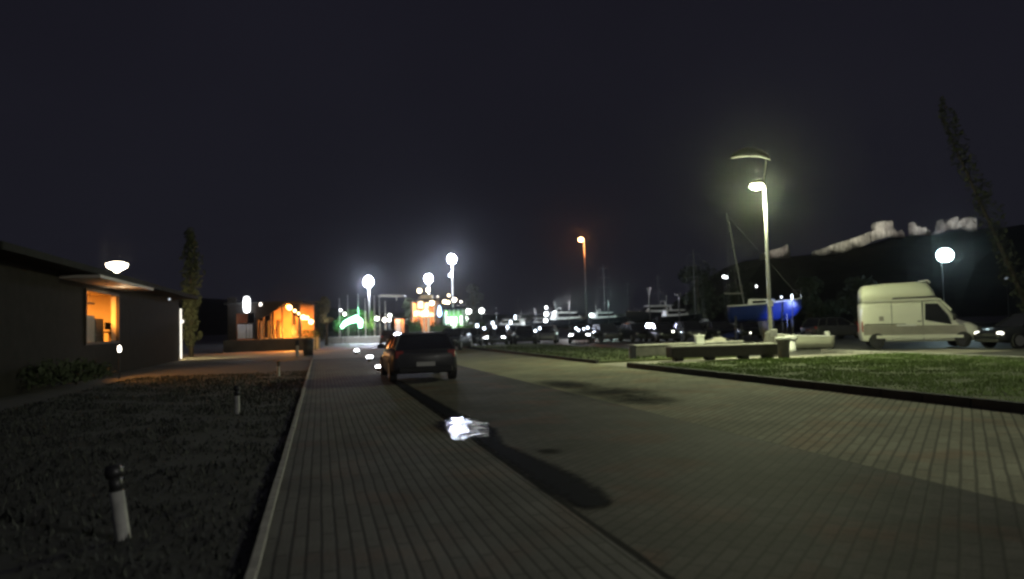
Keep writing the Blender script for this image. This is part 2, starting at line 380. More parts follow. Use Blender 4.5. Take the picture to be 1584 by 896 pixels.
# far hill under the castle
def hill(name, pts, D, depth, m, back=.7):
    mb = MB(); rows = []
    for k, (fz, dd) in enumerate(((0, -depth), (.45, -depth * .55), (.8, -depth * .25), (1, 0), (.9, depth * .5), (0, depth * 2))):
        row = []
        for px, py in pts:
            p = at(px, py, D); z = max(p.z, 0) * fz
            if 0 < fz < 1: z *= U(.93, 1.07)
            sc_ = (D + dd) / D
            row.append((p.x * sc_, D + dd, z - (1 if fz == 0 else 0)))
        rows.append(row)
    n_ = len(pts); vs = [p for r in rows for p in r]
    fs = [(i * n_ + j, i * n_ + j + 1, (i + 1) * n_ + j + 1, (i + 1) * n_ + j) for i in range(len(rows) - 1) for j in range(n_ - 1)]
    mb.add(vs, fs); return struct(name, mb, m)
hill_m = mat('hillside_scrub', (0.045, 0.05, 0.035), .95, 0, .5, .05)
hp = [(1000, 497), (1040, 470), (1080, 440), (1120, 415), (1150, 404), (1180, 400), (1222, 397), (1258, 394), (1290, 394), (1330, 382), (1380, 368), (1400, 366), (1440, 364), (1470, 358), (1505, 355), (1550, 352), (1600, 345), (1700, 350), (1850, 380), (2100, 430), (2300, 480)]
hill('hill', [(a, b_) for a, b_ in hp], 480, 180, hill_m)
hill('far_hills', [(-400, 470), (-100, 450), (150, 455), (330, 462), (500, 478), (620, 484), (740, 487), (880, 488), (1000, 484), (1150, 478), (1400, 470)], 1400, 300, hill_m)

# ================================================================== STREET LAMP (main)
lamp_head_m = em('lamp_lens_main', YG, 200)
def street_lamp(loc, label, group=None, power=3200, col=YG, lens=260):
    t = thing('street_lamp', label, 'street lamp', loc, 0, group)
    MB().lathe([(.36, 0), (.34, .5), (.2, .95), (.13, 1.02)], n=8).build('base', mat('base_stone', (.13, .125, .11), .85, 0, .3, 4, .3), t)
    H = 6.9
    MB().lathe([(.085, 1.0), (.08, 2.5), (.065, 4.5), (.05, H)], n=12).build('pole', galv, t, True)
    MB().tube([(0, 0, H - .02), (.02, 0, H + .3), (.1, 0, H + .8), (.12, 0, H + 1.15)], .025).build('upper_arm', galv, t, True)
    # crescent reflector blade
    rb = MB(); top = []; nn = 14; rings = []
    for i in range(nn + 1):
        f = i / nn; x = .22 - 1.55 * f; z = H + 1.15 + .52 * math.sin(math.pi * min(1, (f * .75 + .12))) - .25
        wd = .42 * math.sin(math.pi * (f * .86 + .12)) ** .8 + .02; th = .05 * (1 - f) + .01
        rings.append([(x, -wd, z - .06 - wd * .9), (x, 0, z + th), (x, wd, z + .02), (x, .02, z - .04)])
    rb.rings(rings, True, True).build('reflector', mat('reflector_grey', (.035, .035, .033), .7, 0, .1, 3), t, True)
    hd = MB().tube([(0, 0, H - .12), (-.12, 0, H + .04), (-.3, 0, H + .08)], [.045, .05, .06]).rings([[(-.31 + r_ * 1.25 * math.cos(a), r_ * math.sin(a), z) for a in [6.283 * k / 14 for k in range(14)]] for r_, z in ((.2, H - .08), (.21, H - .03), (.16, H + .08), (.04, H + .12))], False, True)
    ho = hd.build('lamp_head', galv, t, True)
    MB().ball((-.31, 0, H - .1), .21, 12, (1.2, 1, .75)).build('lens', lamp_head_m if lens > 100 else em('lamp_lens_low', YG, lens), ho, True)
    light('POINT', 'lamp_light', (-.34, -.16, H - .3), power, col, .12, t)
    return t
LP = gnd(1194, 30)
ml = street_lamp(LP, 'tall pale street lamp glowing yellow white with a curved reflector blade above it', power=3600)
MB().box((0, -.1, 2.1), (.2, .06, .24)).build('sign_plate', white_paint, ml)
MB().box((-.02, -.4, .95), (.26, .04, .26), bev=.01).build('service_label', white_paint, ml)
street_lamp((15.5, -4, 0), 'added street lamp behind the photographer, out of view', power=3400, col=(1.0, .98, .86), lens=6)  # added unseen lamp, fills light onto the near paving and grass

# ================================================================== BENCHES, BIN, DINGHY ON THE BANK
def slab_wall(name, p0, p1, hgt, dep, label, cat, gap, m):
    d = (p1 - p0); L = d.length; rz = math.atan2(d.y, d.x)
    t = thing(name, label, cat, (p0 + p1) / 2, rz)
    if gap:
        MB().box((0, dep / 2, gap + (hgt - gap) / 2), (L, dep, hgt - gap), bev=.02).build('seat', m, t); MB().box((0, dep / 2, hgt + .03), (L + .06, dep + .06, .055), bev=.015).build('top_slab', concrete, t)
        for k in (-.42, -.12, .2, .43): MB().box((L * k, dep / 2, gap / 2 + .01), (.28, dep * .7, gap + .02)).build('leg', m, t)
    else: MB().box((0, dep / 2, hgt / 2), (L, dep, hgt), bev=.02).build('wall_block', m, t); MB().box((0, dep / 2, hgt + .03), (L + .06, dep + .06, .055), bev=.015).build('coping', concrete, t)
    return t
A0, A1 = gnd(1040, 28.2, .02), gnd(1204, 28.6, .02)
slab_wall('concrete_bench', A0, A1, .5, .75, 'long low concrete bench with light showing beneath it, in front of the street lamp', 'bench', .12, mat('shaded_bench_stone', (.022, .021, .02), .85, 0, .3, 4, .3))  # block coloured dark for its shaded front, under a pale top
B0, B1 = gnd(982, 31, 0), gnd(1150, 33, 0)
slab_wall('low_wall', B0, B1, .52, .45, 'low grey concrete wall behind the long bench', 'wall', 0, mat('grey_stone', (.08, .075, .07), .85, 0, .3, 4, .3))  # block coloured darker than the coping, shade put into its face
p = gnd(979, 29.6)
t = thing('wall_post', 'short dark square post at the left end of the low wall', 'post', p)
MB().box((0, 0, .28), (.26, .26, .56), bev=.02).build('post_body', dark_metal, t); MB().box((0, 0, .58), (.3, .3, .05), bev=.015).build('cap', dark_metal, t)
p = gnd(1213, 27.6, .0)
t = thing('litter_bin', 'round concrete litter bin with flared pale rim beside the bench end', 'litter bin', p)
MB().lathe([(.2, 0), (.19, .25), (.22, .6), (.27, .72)], n=20).build('bin_body', MAT['grey_stone'], t, True)
MB().lathe([(.29, .72), (.3, .76), (.27, .81), (.12, .82)], n=20).build('rim', white_paint, t, True)
p = at(1082, 533, 32.1); p = Vector((p.x, p.y, .52))
t = thing('white_canister', 'white lidded canister standing on the low wall', 'canister', p)
MB().box((0, 0, .16), (.36, .3, .32), bev=.03).build('canister_body', white_paint, t); k = MB().box((0, 0, .345), (.4, .33, .05), bev=.015).build('lid', white_paint, t)
MB().lathe([(.03, .37), (.035, .42), (.02, .44)], n=10).build('knob', white_paint, k)
p = gnd(1105, 33.6)
sb = MB()
for i in range(5): sb.ball((U(-.25, .25), U(-.1, .1), .28 + U(0, .22)), U(.22, .32), 10, (1.3, .9, .9))
tag(sb.build('rope_sack', mat('sack_cloth', (.35, .33, .28), .9, 0, .3, 9, .6), None, True), 'lumpy pale sack heaped behind the low wall', 'sack').location = p

def hull_mb(L, B, H, bowrise=.25, draft=.0, n=12, flare=1.0, sternw=.8):
    mb = MB(); rs = []
    for i in range(n + 1):
        f = i / n; wd = B / 2 * (sternw + (1 - sternw) * min(1, f * 3)) * (1 if f < .5 else max(.02, math.cos((f - .5) * math.pi) ** .8 if f < 1 else .02))
        top = H * (1 + bowrise * f * f); keel = draft + (H * .75 * max(0, (f - .75) / .25) ** 2)
        x = L * (f - .5) + (0 if f < .99 else 0)
        rs.append([(x, -wd, top), (x, -wd * .93, keel + (top - keel) * .55), (x, -wd * .6, keel + (top - keel) * .18), (x, 0, keel), (x, wd * .6, keel + (top - keel) * .18), (x, wd * .93, keel + (top - keel) * .55), (x, wd, top)])
    # open ring -> skin
    m_ = len(rs[0]); vs = [p for r in rs for p in r]
    fs = [(i * m_ + j, i * m_ + j + 1, (i + 1) * m_ + j + 1, (i + 1) * m_ + j) for i in range(n) for j in range(m_ - 1)]
    fs.append(tuple(range(m_)))
    mb.add(vs, fs)
    deck = MB(); ds = []
    for r in rs: ds += [(r[0][0], r[0][1] * .98, r[0][2] - .01), (r[-1][0], r[-1][1] * .98, r[-1][2] - .01)]
    deck.add(ds, [(2 * i, 2 * i + 1, 2 * i + 3, 2 * i + 2) for i in range(n)])
    return mb, deck, rs
cream = mat('cream_gelcoat', (.6, .6, .48), .35, 0, .1, 2)
hm, dk, rs = hull_mb(3.0, 1.3, .6, .35)
t = thing('dinghy', 'small cream dinghy drawn up on the ground right of the lamp base', 'dinghy', gnd(1236, 36), math.radians(172))
hm.build('hull', cream, t, True)
gw = MB().tube([r[0] for r in rs], .035, 6).tube([r[-1] for r in rs], .035, 6); gw.build('gunwale', white_paint, t, True)
for x in (-.7, .25): MB().box((x, 0, .5), (.25, 1.05, .04)).build('thwart', bark, t)
MB().box((-1.3, 0, .62), (.22, .26, .42), bev=.05).build('outboard_motor', white_paint, t)
p = gnd(1224, 34.3)
t = thing('bollard', 'stubby white mooring bollard in front of the cream dinghy', 'bollard', p)
MB().lathe([(.26, 0), (.22, .1), (.2, .5)], n=14).build('bollard_body', white_paint, t, True); MB().lathe([(.24, .5), (.3, .58), (.24, .7), (.05, .74)], n=14).build('cap', white_paint, t, True)

# ================================================================== CARS
car_glass = glass('car_glass'); chrome = mat('chrome', (.7, .7, .7), .15, 1, .02, 3)
def ring_body(x, hw, z0, z1, r=.12):
    return [(x, -hw + .05, z0), (x, -hw, z0 + r), (x, -hw, z0 + (z1 - z0) * .6), (x, -hw + .05, z1 - .03), (x, -hw + .16, z1), (x, hw - .16, z1), (x, hw - .05, z1 - .03), (x, hw, z0 + (z1 - z0) * .6), (x, hw, z0 + r), (x, hw - .05, z0)]
def make_wheel(par, x, y, r=.32, side=1, rimm=None):
    wl = MB().prism([(x + r * math.cos(a), r + r * math.sin(a)) for a in [6.283 * i / 20 for i in range(20)]], 'y', y - .1, y + .1)
    W = bpy.data.objects.new('wheel', MB().prism([(x + r * .35 * math.cos(6.283 * i / 12), r + r * .35 * math.sin(6.283 * i / 12)) for i in range(12)], 'y', y - .105, y + .105).mesh('wheel', dark_metal)); COL.objects.link(W); W.parent = par
    wl.build('tyre', rubber, W)
    rim = MB().prism([(x + r * .66 * math.cos(6.283 * i / 20), r + r * .66 * math.sin(6.283 * i / 20)) for i in range(20)], 'y', y + side * .1, y + side * .112); rim.build('rim', rimm or galv, W)
def make_car(label, paint, loc, rz, group=None, L=4.3, Wd=1.78, H=1.45, headlight_glow=None, small=False):
    t = thing('parked_car', label, 'car', loc, rz, group); h = L / 2; w2 = Wd / 2
    st = [(-h, w2 * .82, .42, .78), (-h + .06, w2 * .93, .3, .9), (-h + .45, w2, .22, .95), (-h * .4, w2, .2, .93), (h * .25, w2, .2, .92), (h * .55, w2 * .98, .22, .86), (h - .35, w2 * .94, .24, .76), (h - .06, w2 * .86, .3, .66), (h, w2 * .74, .38, .56)]
    MB().rings([ring_body(*q_) for q_ in st], True, True).build('body', paint, t, True, 0)
    def gh(x, hw0, hw1, z0, z1): return [(x[0], -hw0, z0), (x[1], -hw1, z1), (x[1], hw1, z1), (x[0], hw0, z0)]
    g = MB()
    xs0 = (-h + .12, h * .52); xs1 = (-h + .5, h * .12); z0, z1 = .9, H - .05; a, b_ = w2 - .1, w2 - .28
    pb = [(xs0[0], -a, z0), (xs0[1], -a, z0 - .02), (xs0[1], a, z0 - .02), (xs0[0], a, z0)]
    pt = [(xs1[0], -b_, z1), (xs1[1], -b_, z1), (xs1[1], b_, z1), (xs1[0], b_, z1)]
    g.rings([pb, pt], True, True).build('windows', car_glass, t)
    rf = MB(); rf.rings([[(xs1[0] - .04, -b_ - .02, z1 - .01), (xs1[1] + .04, -b_ - .02, z1 - .01), (xs1[1] + .04, b_ + .02, z1 - .01), (xs1[0] - .04, b_ + .02, z1 - .01)],
              [(xs1[0] + .08, -b_ + .1, H), (xs1[1] - .15, -b_ + .1, H), (xs1[1] - .15, b_ - .1, H), (xs1[0] + .08, b_ - .1, H)]], True, True)
    for sd in (-1, 1):
        for (xb, xt) in ((xs0[0], xs1[0]), (xs0[1], xs1[1]), (-.35, -.3), (-h * .62, -h * .5)):
            rf.tube([(xb, sd * a, z0), (xt, sd * b_, z1)], .035, 5)
    rf.build('roof', paint, t)
    for sd in (-1, 1):
        for x in (-h + .75, h - .8): make_wheel(t, x, sd * (w2 - .09), .32, sd)
        MB().box((-h + .06, sd * (w2 - .22), .78), (.1, .22, .2), bev=.02).build('tail_light', mat('tail_red', (.35, .02, .015), .3, 0, .05, 3), t)
        MB().ball((h - .16, sd * (w2 - .27), .62), .13, 10, (1.0, 1.3, .7)).build('headlight', headlight_glow if headlight_glow else glass('lamp_glass', (.5, .5, .5)), t, True)
        MB().box((h * .3, sd * (w2 + .07), .97), (.1, .2, .13), bev=.03).build('mirror', paint, t)
    MB().box((-h - .005, 0, .5), (.02, .52, .12)).build('number_plate', mat('plate', (.5, .5, .48), .5, 0, .05, 4), t)
    MB().box((-h + .03, 0, .36), (.14, Wd * .8, .14), bev=.03).build('bumper', rubber, t)
    MB().box((h - .03, 0, .33), (.12, Wd * .74, .1), bev=.03).build('grille', rubber, t)
    return t
pb_ = mat('paint_black', (.02, .021, .025), .3, 0, .1, 2, 0, .3, .3)
pg_ = mat('paint_grey', (.12, .12, .13), .25, .3, .1, 2, 0, .5, .8)
pw_ = mat('paint_silver', (.4, .4, .4), .28, .5, .1, 2, 0, .5, .8)
# near dark car at the gutter, tail towards the camera
HD = math.radians(90) + RA
paint_dusk = mat('paint_dusk', (.05, .05, .056), .4, 0, .15, 2, 0, .35, .1)
make_car('dark estate car parked beside the pavement, its tail towards the camera, nearest car', paint_dusk, R(2.86, 23.6), HD, L=4.6, Wd=1.9, H=1.38)
# cars along the quay
hl = em('headlight_glint', (.92, .95, 1.0), 26)  # headlights emit to stand in for glints off the parked cars
row = [(732, 58, 'dark saloon at the left end of the quay car row', pb_, None), (772, 60, 'quayside car with headlights glowing as glints, second in the row from the left', pg_, hl),
       (812, 61, 'quayside dark car third from the left, left of the triple lamp post', pb_, None), (846, 63, 'silver quayside car standing under the triple lamp post', pw_, None),
       (898, 61, 'quayside dark car in front of the bright white motor yacht', pb_, hl), (938, 62, 'grey quayside car below the green tinted yacht', pg_, None),
       (985, 60, 'dark quayside car right of the grey one below the green tinted yacht', pb_, None), (1024, 57, 'dark quayside car just left of the canister on the low wall', pb_, None), (1068, 58, 'dark car behind the white lidded canister', pg_, None), (1112, 56, 'dark car behind the pale sack by the low wall', pb_, None), (1152, 60, 'dark car under the stern of the blue bowed boat', pb_, None), (702, 52, 'dark car showing just right of the dark estate car', pb_, None)]
qcar = {}
for i, (px, D, lb, pt_, on) in enumerate(row):
    key = (pt_.name, on is None)
    rz = math.radians(-90 + U(-12, 12))
    if key not in qcar:
        qcar[key] = make_car(lb, pt_, gnd(px, D), rz, 'cars parked along the quay', headlight_glow=on)
    else:
        c = copy_tree(qcar[key]); place(c, gnd(px, D), rz, lb)
qb = None  # small glowing globes on posts, added for the glints along the car row
ords = ['leftmost', 'second', 'third', 'fourth', 'fifth', 'sixth', 'seventh', 'eighth', 'ninth', 'tenth', 'eleventh', 'twelfth', 'rightmost']
for i, (px, py, r_) in enumerate(((738, 504, 1.5), (749, 508, 1.2), (762, 500, 1.1), (765, 506, 1.3), (785, 506, 1.0), (790, 499, 1.2), (797, 491, .8), (828, 512, 1.2), (835, 508, .9), (891, 508, .8), (895, 511, .9), (903, 509, .7), (909, 507, 1.0))):
    D_ = 55.5; q_ = at(px, py, D_); lb = 'bluish white glint globe in the low row before the quay cars, %s of thirteen' % ords[i] if i in (0, 12) else 'bluish white glint globe before the quay cars, %s from the left' % ords[i]
    if qb is None:
        qb = thing('quay_glint', lb, 'lamp', (q_.x, D_, 0), 0, 'glint globes along the quay')
        MB().tube([(0, 0, 0), (0, 0, .93)], .03, 6).build('post', dark_metal, qb); MB().ball((0, 0, 1), .075, 10).build('globe', em('glint_blue', (.75, .85, 1), 10), qb, True)
        qb.scale = (r_, r_, q_.z)
    else: c = copy_tree(qb); place(c, (q_.x, D_, 0), 0, lb, (r_, r_, q_.z))
# right edge cars
make_car('dark car behind the van front with a headlight glowing as a glint', pb_, gnd(1598, 32), math.radians(187), headlight_glow=em('headlight_glint_dim', (1, .97, .8), 5))  # headlight emits by itself in place of a reflected glint
make_car('silver grey car parked in the dark yard behind the van tail', pg_, gnd(1290, 52), math.radians(20))
make_car('small dark car far down the avenue past the dark estate car', pb_, gnd(602, 74), math.radians(100))

# ================================================================== VAN
van_m = mat('van_paint', (.78, .78, .66), .38, 0, .06, 1.5, 0, .5, .4)
def make_van():
    p0 = gnd(1336, 34.5); yaw = math.radians(-19)
    Lh = 5.15
    t = thing('camper_van', 'cream high roofed van parked on the yard behind the grass bank', 'van', p0 + Vector((.0, .0, 0)), yaw)
    # local: x forward from rear (0..L), y=0 is the near side, y up to 1.95 away
    W = 1.95
    def ring(x, z0, z1, ins=.0, top_in=.12):
        return [(x, .05 + ins, z0), (x, 0 + ins, z0 + .12), (x, ins, z0 + (z1 - z0) * .5), (x, .03 + ins, z1 - .22), (x, top_in * .6 + ins, z1 - .06), (x, top_in + .12 + ins, z1),
                (x, W - top_in - .12 - ins, z1), (x, W - top_in * .6 - ins, z1 - .06), (x, W - .03 - ins, z1 - .22), (x, W - ins, z0 + (z1 - z0) * .5), (x, W - ins, z0 + .12), (x, W - .05 - ins, z0)]
    st = [(0, .42, 2.02, .06), (.05, .34, 2.1, .02), (.4, .32, 2.14, 0), (2.6, .3, 2.16, 0), (3.25, .3, 2.15, 0), (3.5, .3, 2.05, .01), (3.85, .3, 1.6, .02), (4.12, .3, 1.26, .02), (4.7, .3, 1.08, .05), (5.0, .32, .92, .12), (5.13, .4, .7, .22)]
    MB().rings([ring(x, a, b_, i_) for x, a, b_, i_ in st], True, True).build('body', van_m, t, True)
    def rr(x, z1, ins, z0=2.14): return [(x, .02 + ins, z0), (x, .06 + ins, z0 + (z1 - z0) * .55), (x, .2 + ins, z1 - .07), (x, .45 + ins, z1), (x, W - .45 - ins, z1), (x, W - .2 - ins, z1 - .07), (x, W - .06 - ins, z0 + (z1 - z0) * .55), (x, W - .02 - ins, z0)]
    MB().rings([rr(.04, 2.7, .06), (rr(.16, 2.86, .02)), rr(1.0, 2.93, 0), rr(2.4, 2.97, 0), rr(2.95, 2.93, .02), rr(3.2, 2.6, .06), rr(3.3, 2.3, .14)], True, True).build('high_roof', mat('van_roof_lit_tone', (.85, .86, .7), .4, 0, .05, 1.5), t, True)  # roof paint whitened for the stronger lamplight up there
    MB().tube([(2.6, .5, 2.98), (3.02, .5, 3.02), (3.12, .5, 2.9)], .04).build('roof_vent', white_paint, t)
    MB().rings([[(0.03, -.022, 2.1), (.03, .0, 2.1), (.03, .0, 2.19), (.03, -.022, 2.19)], [(3.0, -.022, 2.13), (3.0, .0, 2.13), (3.0, .0, 2.21), (3.0, -.022, 2.21)], [(3.4, -.01, 2.1), (3.4, .02, 2.1), (3.4, .02, 2.18), (3.4, -.01, 2.18)], [(3.85, .02, 1.62), (3.85, .06, 1.6), (3.88, .06, 1.68), (3.88, .02, 1.7)]], True, True).build('gutter_rail', van_m, t)
    # cab side window and windscreen
    MB().prism([(2.72, 1.24), (3.84, 1.02), (3.72, 1.42), (3.3, 1.96), (2.76, 1.98)], 'y', -.012, .03).build('cab_window', car_glass, t)
    MB().rings([[(3.52, .16, 2.02), (3.52, W - .16, 2.02), (3.56, W - .16, 2.06), (3.56, .16, 2.06)], [(4.13, .1, 1.26), (4.13, W - .1, 1.26), (4.18, W - .1, 1.32), (4.18, .1, 1.32)]], True, True).build('windscreen', car_glass, t)
    dr = MB().prism([(2.62, .4), (2.66, .4), (2.66, 2.05), (2.62, 2.05)], 'y', -.006, .01); dr.prism([(1.3, .4), (1.32, .4), (1.32, 2.05), (1.3, 2.05)], 'y', -.005, .01); dr.build('door_seam', rubber, t)
    MB().prism([(0.1, 1.07), (1.9, 1.05), (1.9, 1.1), (.1, 1.12)], 'y', -.012, .01).build('side_moulding', rubber, t)
    MB().prism([(1.5, 1.0), (2.35, .99), (2.35, 1.07), (1.5, 1.08)], 'y', -.03, -.004).build('door_rail', white_paint, t)
    MB().prism([(.6, .46), (4.3, .44), (4.3, .56), (.6, .6)], 'y', -.022, .0).build('sill_trim', van_m, t)
    MB().prism([(.04, .62), (4.5, .6), (4.35, .98), (.04, 1.06)], 'y', -.01, .02).build('lower_shade_panel', mat('van_shade_tone', (.3, .28, .24), .5, 0, .15, 2), t)  # darker panel puts the light falloff of the lower side into colour
    for x in (.62, 4.3):
        ar = MB().prism([(x + .37 * math.cos(a), .33 + .37 * math.sin(a)) for a in [math.pi * i / 14 for i in range(15)]], 'y', -.016, .02); ar.build('wheel_arch', rubber, t)
        for y in (.1, W - .1):
            make_wheel(t, x, y, .31, -1 if y < 1 else 1, dark_metal)
    MB().box((3.95, -.12, 1.35), (.12, .16, .3), bev=.03).build('mirror', rubber, t)
    for y in (.22, W - .22): MB().box((5.02, y, .82), (.16, .26, .2), bev=.04).build('headlight', rubber, t)
    MB().prism([(1.35, 2.21), (3.25, 2.23), (3.22, 2.3), (1.4, 2.27)], 'y', -.004, .2).build('roof_seam', rubber, t)
    for y in (.06, W - .06): MB().box((.0, y, 1.0), (.05, .1, .45)).build('tail_light', MAT['tail_red'], t)
    MB().box((5.1, W / 2, .46), (.16, 1.7, .24), bev=.05).build('bumper', rubber, t)
    t.scale = (.93, 1, 1)
    MB().box((2.5, -.02, 1.2), (.18, .04, .04), bev=.008).build('door_handle', rubber, t); MB().prism([(.75, 1.25), (.95, 1.25), (.95, 1.45), (.75, 1.45)], 'y', -.008, .01).build('fuel_cap', MAT['van_shade_tone'], t)
    return t
make_van()

# ================================================================== BOLLARD LIGHTS ON THE LAWN, KERB MARKERS
def make_lawn_bollard(label, loc, lean=0, sc_=1):
    t = thing('lawn_bollard', label, 'bollard', loc, 0, 'low bollards along the lawn edge'); t.rotation_euler = (0, lean, 0); t.scale = (sc_,) * 3
    MB().lathe([(.052, 0), (.05, .01), (.048, .34)], n=14).build('post', mat('post_grey', (.36, .36, .35), .7, 0, .3, 6), t, True)
    MB().lathe([(.044, .342), (.044, .44)], n=14).build('louvre', dark_metal, t, True)
    MB().lathe([(.058, .442), (.062, .48), (.05, .52), (.01, .53)], n=14).build('cap', dark_metal, t, True)
    return t
nb = make_lawn_bollard('nearest low white bollard leaning on the dark lawn at lower left', gnd(191, 5.7), math.radians(-8), 1.05)
for px, D, lb in ((367, 14.2, 'second low white bollard on the lawn, beside the paved path'), (431, 26, 'third low bollard on the lawn, faint near the path edge'), (460, 47, 'farthest low bollard, catching the orange light near the path end')):
    c = copy_tree(nb); place(c, gnd(px, D), 0, lb, 1.0 if D < 40 else 1.9); c.rotation_euler = (0, 0, 0)
ms = em('marker_glow', (.95, .97, 1.0), 22)
def marker(label, loc):
    t = thing('marker_light', label, 'marker light', loc, 0, 'small marker lights at the pavement edge')
    MB().lathe([(.09, 0), (.085, .1), (.07, .13)], n=12).build('housing', dark_metal, t)
    MB().ball((0, 0, .16), .075, 10, (1.5, 1, .7)).build('lens', ms, t, True)
    return t
mk = marker('marker light glowing low beside the dark estate car tail', gnd(586, 27.5))
for px, D, lb in ((572, 36, 'marker light left of the dark estate car, middle one of three'), (552, 48, 'farthest of the three marker lights beyond the pavement')):
    c = copy_tree(mk); place(c, gnd(px, D), 0, lb, 1.35)

# ================================================================== RECEPTION BUILDING (left)
T0 = -8.1
sL, _ = road_hit(-60, 500, T0); sR, _ = road_hit(277, 500, T0)
wa, zt = road_hit(131, 448, T0); wb, _ = road_hit(182, 500, T0)
_, zb = road_hit(150, 525, T0)
t = thing('reception_building', 'low dark building with an orange lit office window at left', 'building', R(T0, sL), RA)
# local x = t - T0 , local y = s - sL
Lb = sR - sL; HB = 3.6; ya, yb = wa - sL, wb - sL; zb0, zt0 = 1.28, 3.22
wl = MB()
wl.box((-.12, ya / 2, HB / 2), (.24, ya, HB)); wl.box((-.12, (yb + Lb) / 2, HB / 2), (.24, Lb - yb, HB))
wl.box((-.12, (ya + yb) / 2, zb0 / 2), (.24, yb - ya, zb0)); wl.box((-.12, (ya + yb) / 2, (zt0 + HB) / 2), (.24, yb - ya, HB - zt0))
wl.box((-5.0, .12, HB / 2), (9.5, .24, HB)); wl.box((-5.0, Lb - .12, HB / 2), (9.5, .24, HB)); wl.box((-9.9, Lb / 2, HB / 2), (.24, Lb, HB))
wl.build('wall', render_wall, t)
MB().box((-4.6, Lb / 2, HB + .1), (11.2, Lb + .9, .2), bev=.03).build('roof', mat('roof_felt', (.03, .03, .03), .95, 0, .3, 2, 0, .05), t)
MB().box((.62, (ya + yb) / 2 - 1.0, HB - .12), (1.2, yb - ya + 3.6, .1)).build('awning', mat('awning_panel', (.5, .46, .42), .7, 0, .1, 3), t)
warmwall = mat('office_wall', (.62, .5, .36), .8, 0, .08, 1.2)
rm = MB(); rm.box((-3.6, (ya + yb) / 2 + 1, 1.9), (.1, yb - ya + 4.4, 3.2)); rm.box((-1.9, ya - 1.2, 1.9), (3.3, .1, 3.2)); rm.box((-1.9, yb + 3.2, 1.9), (3.3, .1, 3.2)); rm.box((-1.9, (ya + yb) / 2 + 1, .3), (3.3, yb - ya + 4.3, .1)); rm.box((-1.9, (ya + yb) / 2 + 1, 3.45), (3.3, yb - ya + 4.3, .08))
rm.build('office_room', warmwall, t)
fr = MB(); ym = (ya + yb) / 2
for z in (zb0, zt0): fr.box((.0, ym, z), (.12, yb - ya + .1, .09))
for y in (ya, yb): fr.box((.003, y, (zb0 + zt0) / 2), (.12, .09, zt0 - zb0))
fr.build('window_frame', mat('frame_brown', (.05, .035, .025), .8, 0, .2, 4), t)
MB().tube([(.1, Lb - .02, .1), (.1, Lb - .02, 3.05)], .05, 8).ball((.16, Lb + .05, 2.3), .11, 8).build('glowing_downpipe', em('downpipe_glow', (1, .93, .8), 1.6), t)  # corner downpipe and knob made to glow, for light falling on them
def bl(x, y, z): return R(T0 + x, sL + y, z)
light('AREA', 'office_light', bl(-2.0, ym, 3.35), 2300, (1.0, .38, .055), .1, None, bl(-2.3, ym, 0), size=1.8)
MB().box((-.125, yb - .012, (zb0 + zt0) / 2), (.22, .02, zt0 - zb0 - .1)).build('window_reveal', warmwall, t)
# things in the office
def brot(o): o.rotation_euler = (0, 0, RA); return o
def inside(px, py, dx=-.5):
    s_, z_ = road_hit(px, py, T0 + dx); return s_, z_
def silh(name, label, cat, pa, pb2, ptop, pbot, dx, dep=.3):
    sa, zb_ = inside(pa, pbot, dx); sb_, zt_ = inside(pb2, ptop, dx); _, zt_ = inside((pa + pb2) / 2, ptop, dx); _, zb_ = inside((pa + pb2) / 2, pbot, dx)
    return thing(name, label, cat, R(T0 + dx - dep / 2, (sa + sb_) / 2, .36), RA), sb_ - sa, zt_ - .36, zb_ - .36
tt, ww, zt_, zb_ = silh('filing_cabinet', 'dark filing cabinet silhouetted in the lit office window', 'cabinet', 147, 160, 493, 524, -.5, .45)
MB().box((0, 0, zt_ / 2), (.45, ww, zt_), bev=.02).build('cabinet_body', dark_metal, tt)
for k in range(3): MB().box((.23, 0, zt_ * (.2 + .3 * k)), (.02, ww * .9, zt_ * .27)).build('drawer', mat('drawer_dark', (.04, .035, .03), .6, 0, .1, 3), tt)
tt, ww, zt_, zb_ = silh('storage_box', 'greyish storage cabinet at the lower left of the office window', 'cabinet', 131, 146.5, 488, 524, -.5, .4)
MB().box((0, 0, zt_ / 2), (.4, ww, zt_), bev=.02).build('cabinet_body', mat('grey_card', (.3, .27, .25), .8, 0, .1, 3), tt); MB().box((.21, 0, zt_ * .5), (.02, ww * .9, zt_ * .9)).build('door', mat('grey_card2', (.25, .23, .22), .8, 0, .1, 3), tt)
tt, ww, zt_, zb_ = silh('wall_shelf', 'dark shelf board in the upper left of the office window', 'shelf', 131, 147, 469, 472, -.5, .3)
MB().box((0, 0, zt_), (.3, ww, .06)).build('board', bark, tt); MB().tube([(0, -ww * .4, zt_), (0, -ww * .4, 3.05)], .015, 5).build('bracket', bark, tt); MB().tube([(0, ww * .4, zt_), (0, ww * .4, 3.05)], .015, 5).build('bracket', bark, tt)
tt, ww, zt_, zb_ = silh('office_desk', 'office desk behind the lit window carrying the monitor', 'desk', 161, 190, 514, 524, -.5, .6)
MB().box((0, 0, zt_), (.6, ww, .06)).build('desk_top', bark, tt)
for k in (-.45, .45): MB().box((0, ww * k, zt_ / 2), (.5, .06, zt_)).build('leg', bark, tt)
DZ = zt_ + .36 + .03
tt, ww, zt_, zb_ = silh('computer_monitor', 'black monitor on the desk in the orange lit office', 'monitor', 164, 182, 499, 510, -.6, .1)
tt.location.z = DZ; zt_ = zt_ + .36 - DZ; zb_ = zb_ + .36 - DZ
MB().box((0, 0, (zt_ + zb_) / 2), (.06, ww, zt_ - zb_), bev=.01).build('screen', rubber, tt); MB().box((0, 0, zb_ / 2), (.06, .1, max(.02, zb_))).build('stand', rubber, tt); MB().box((0, 0, .012), (.2, .5, .02)).build('foot', rubber, tt)
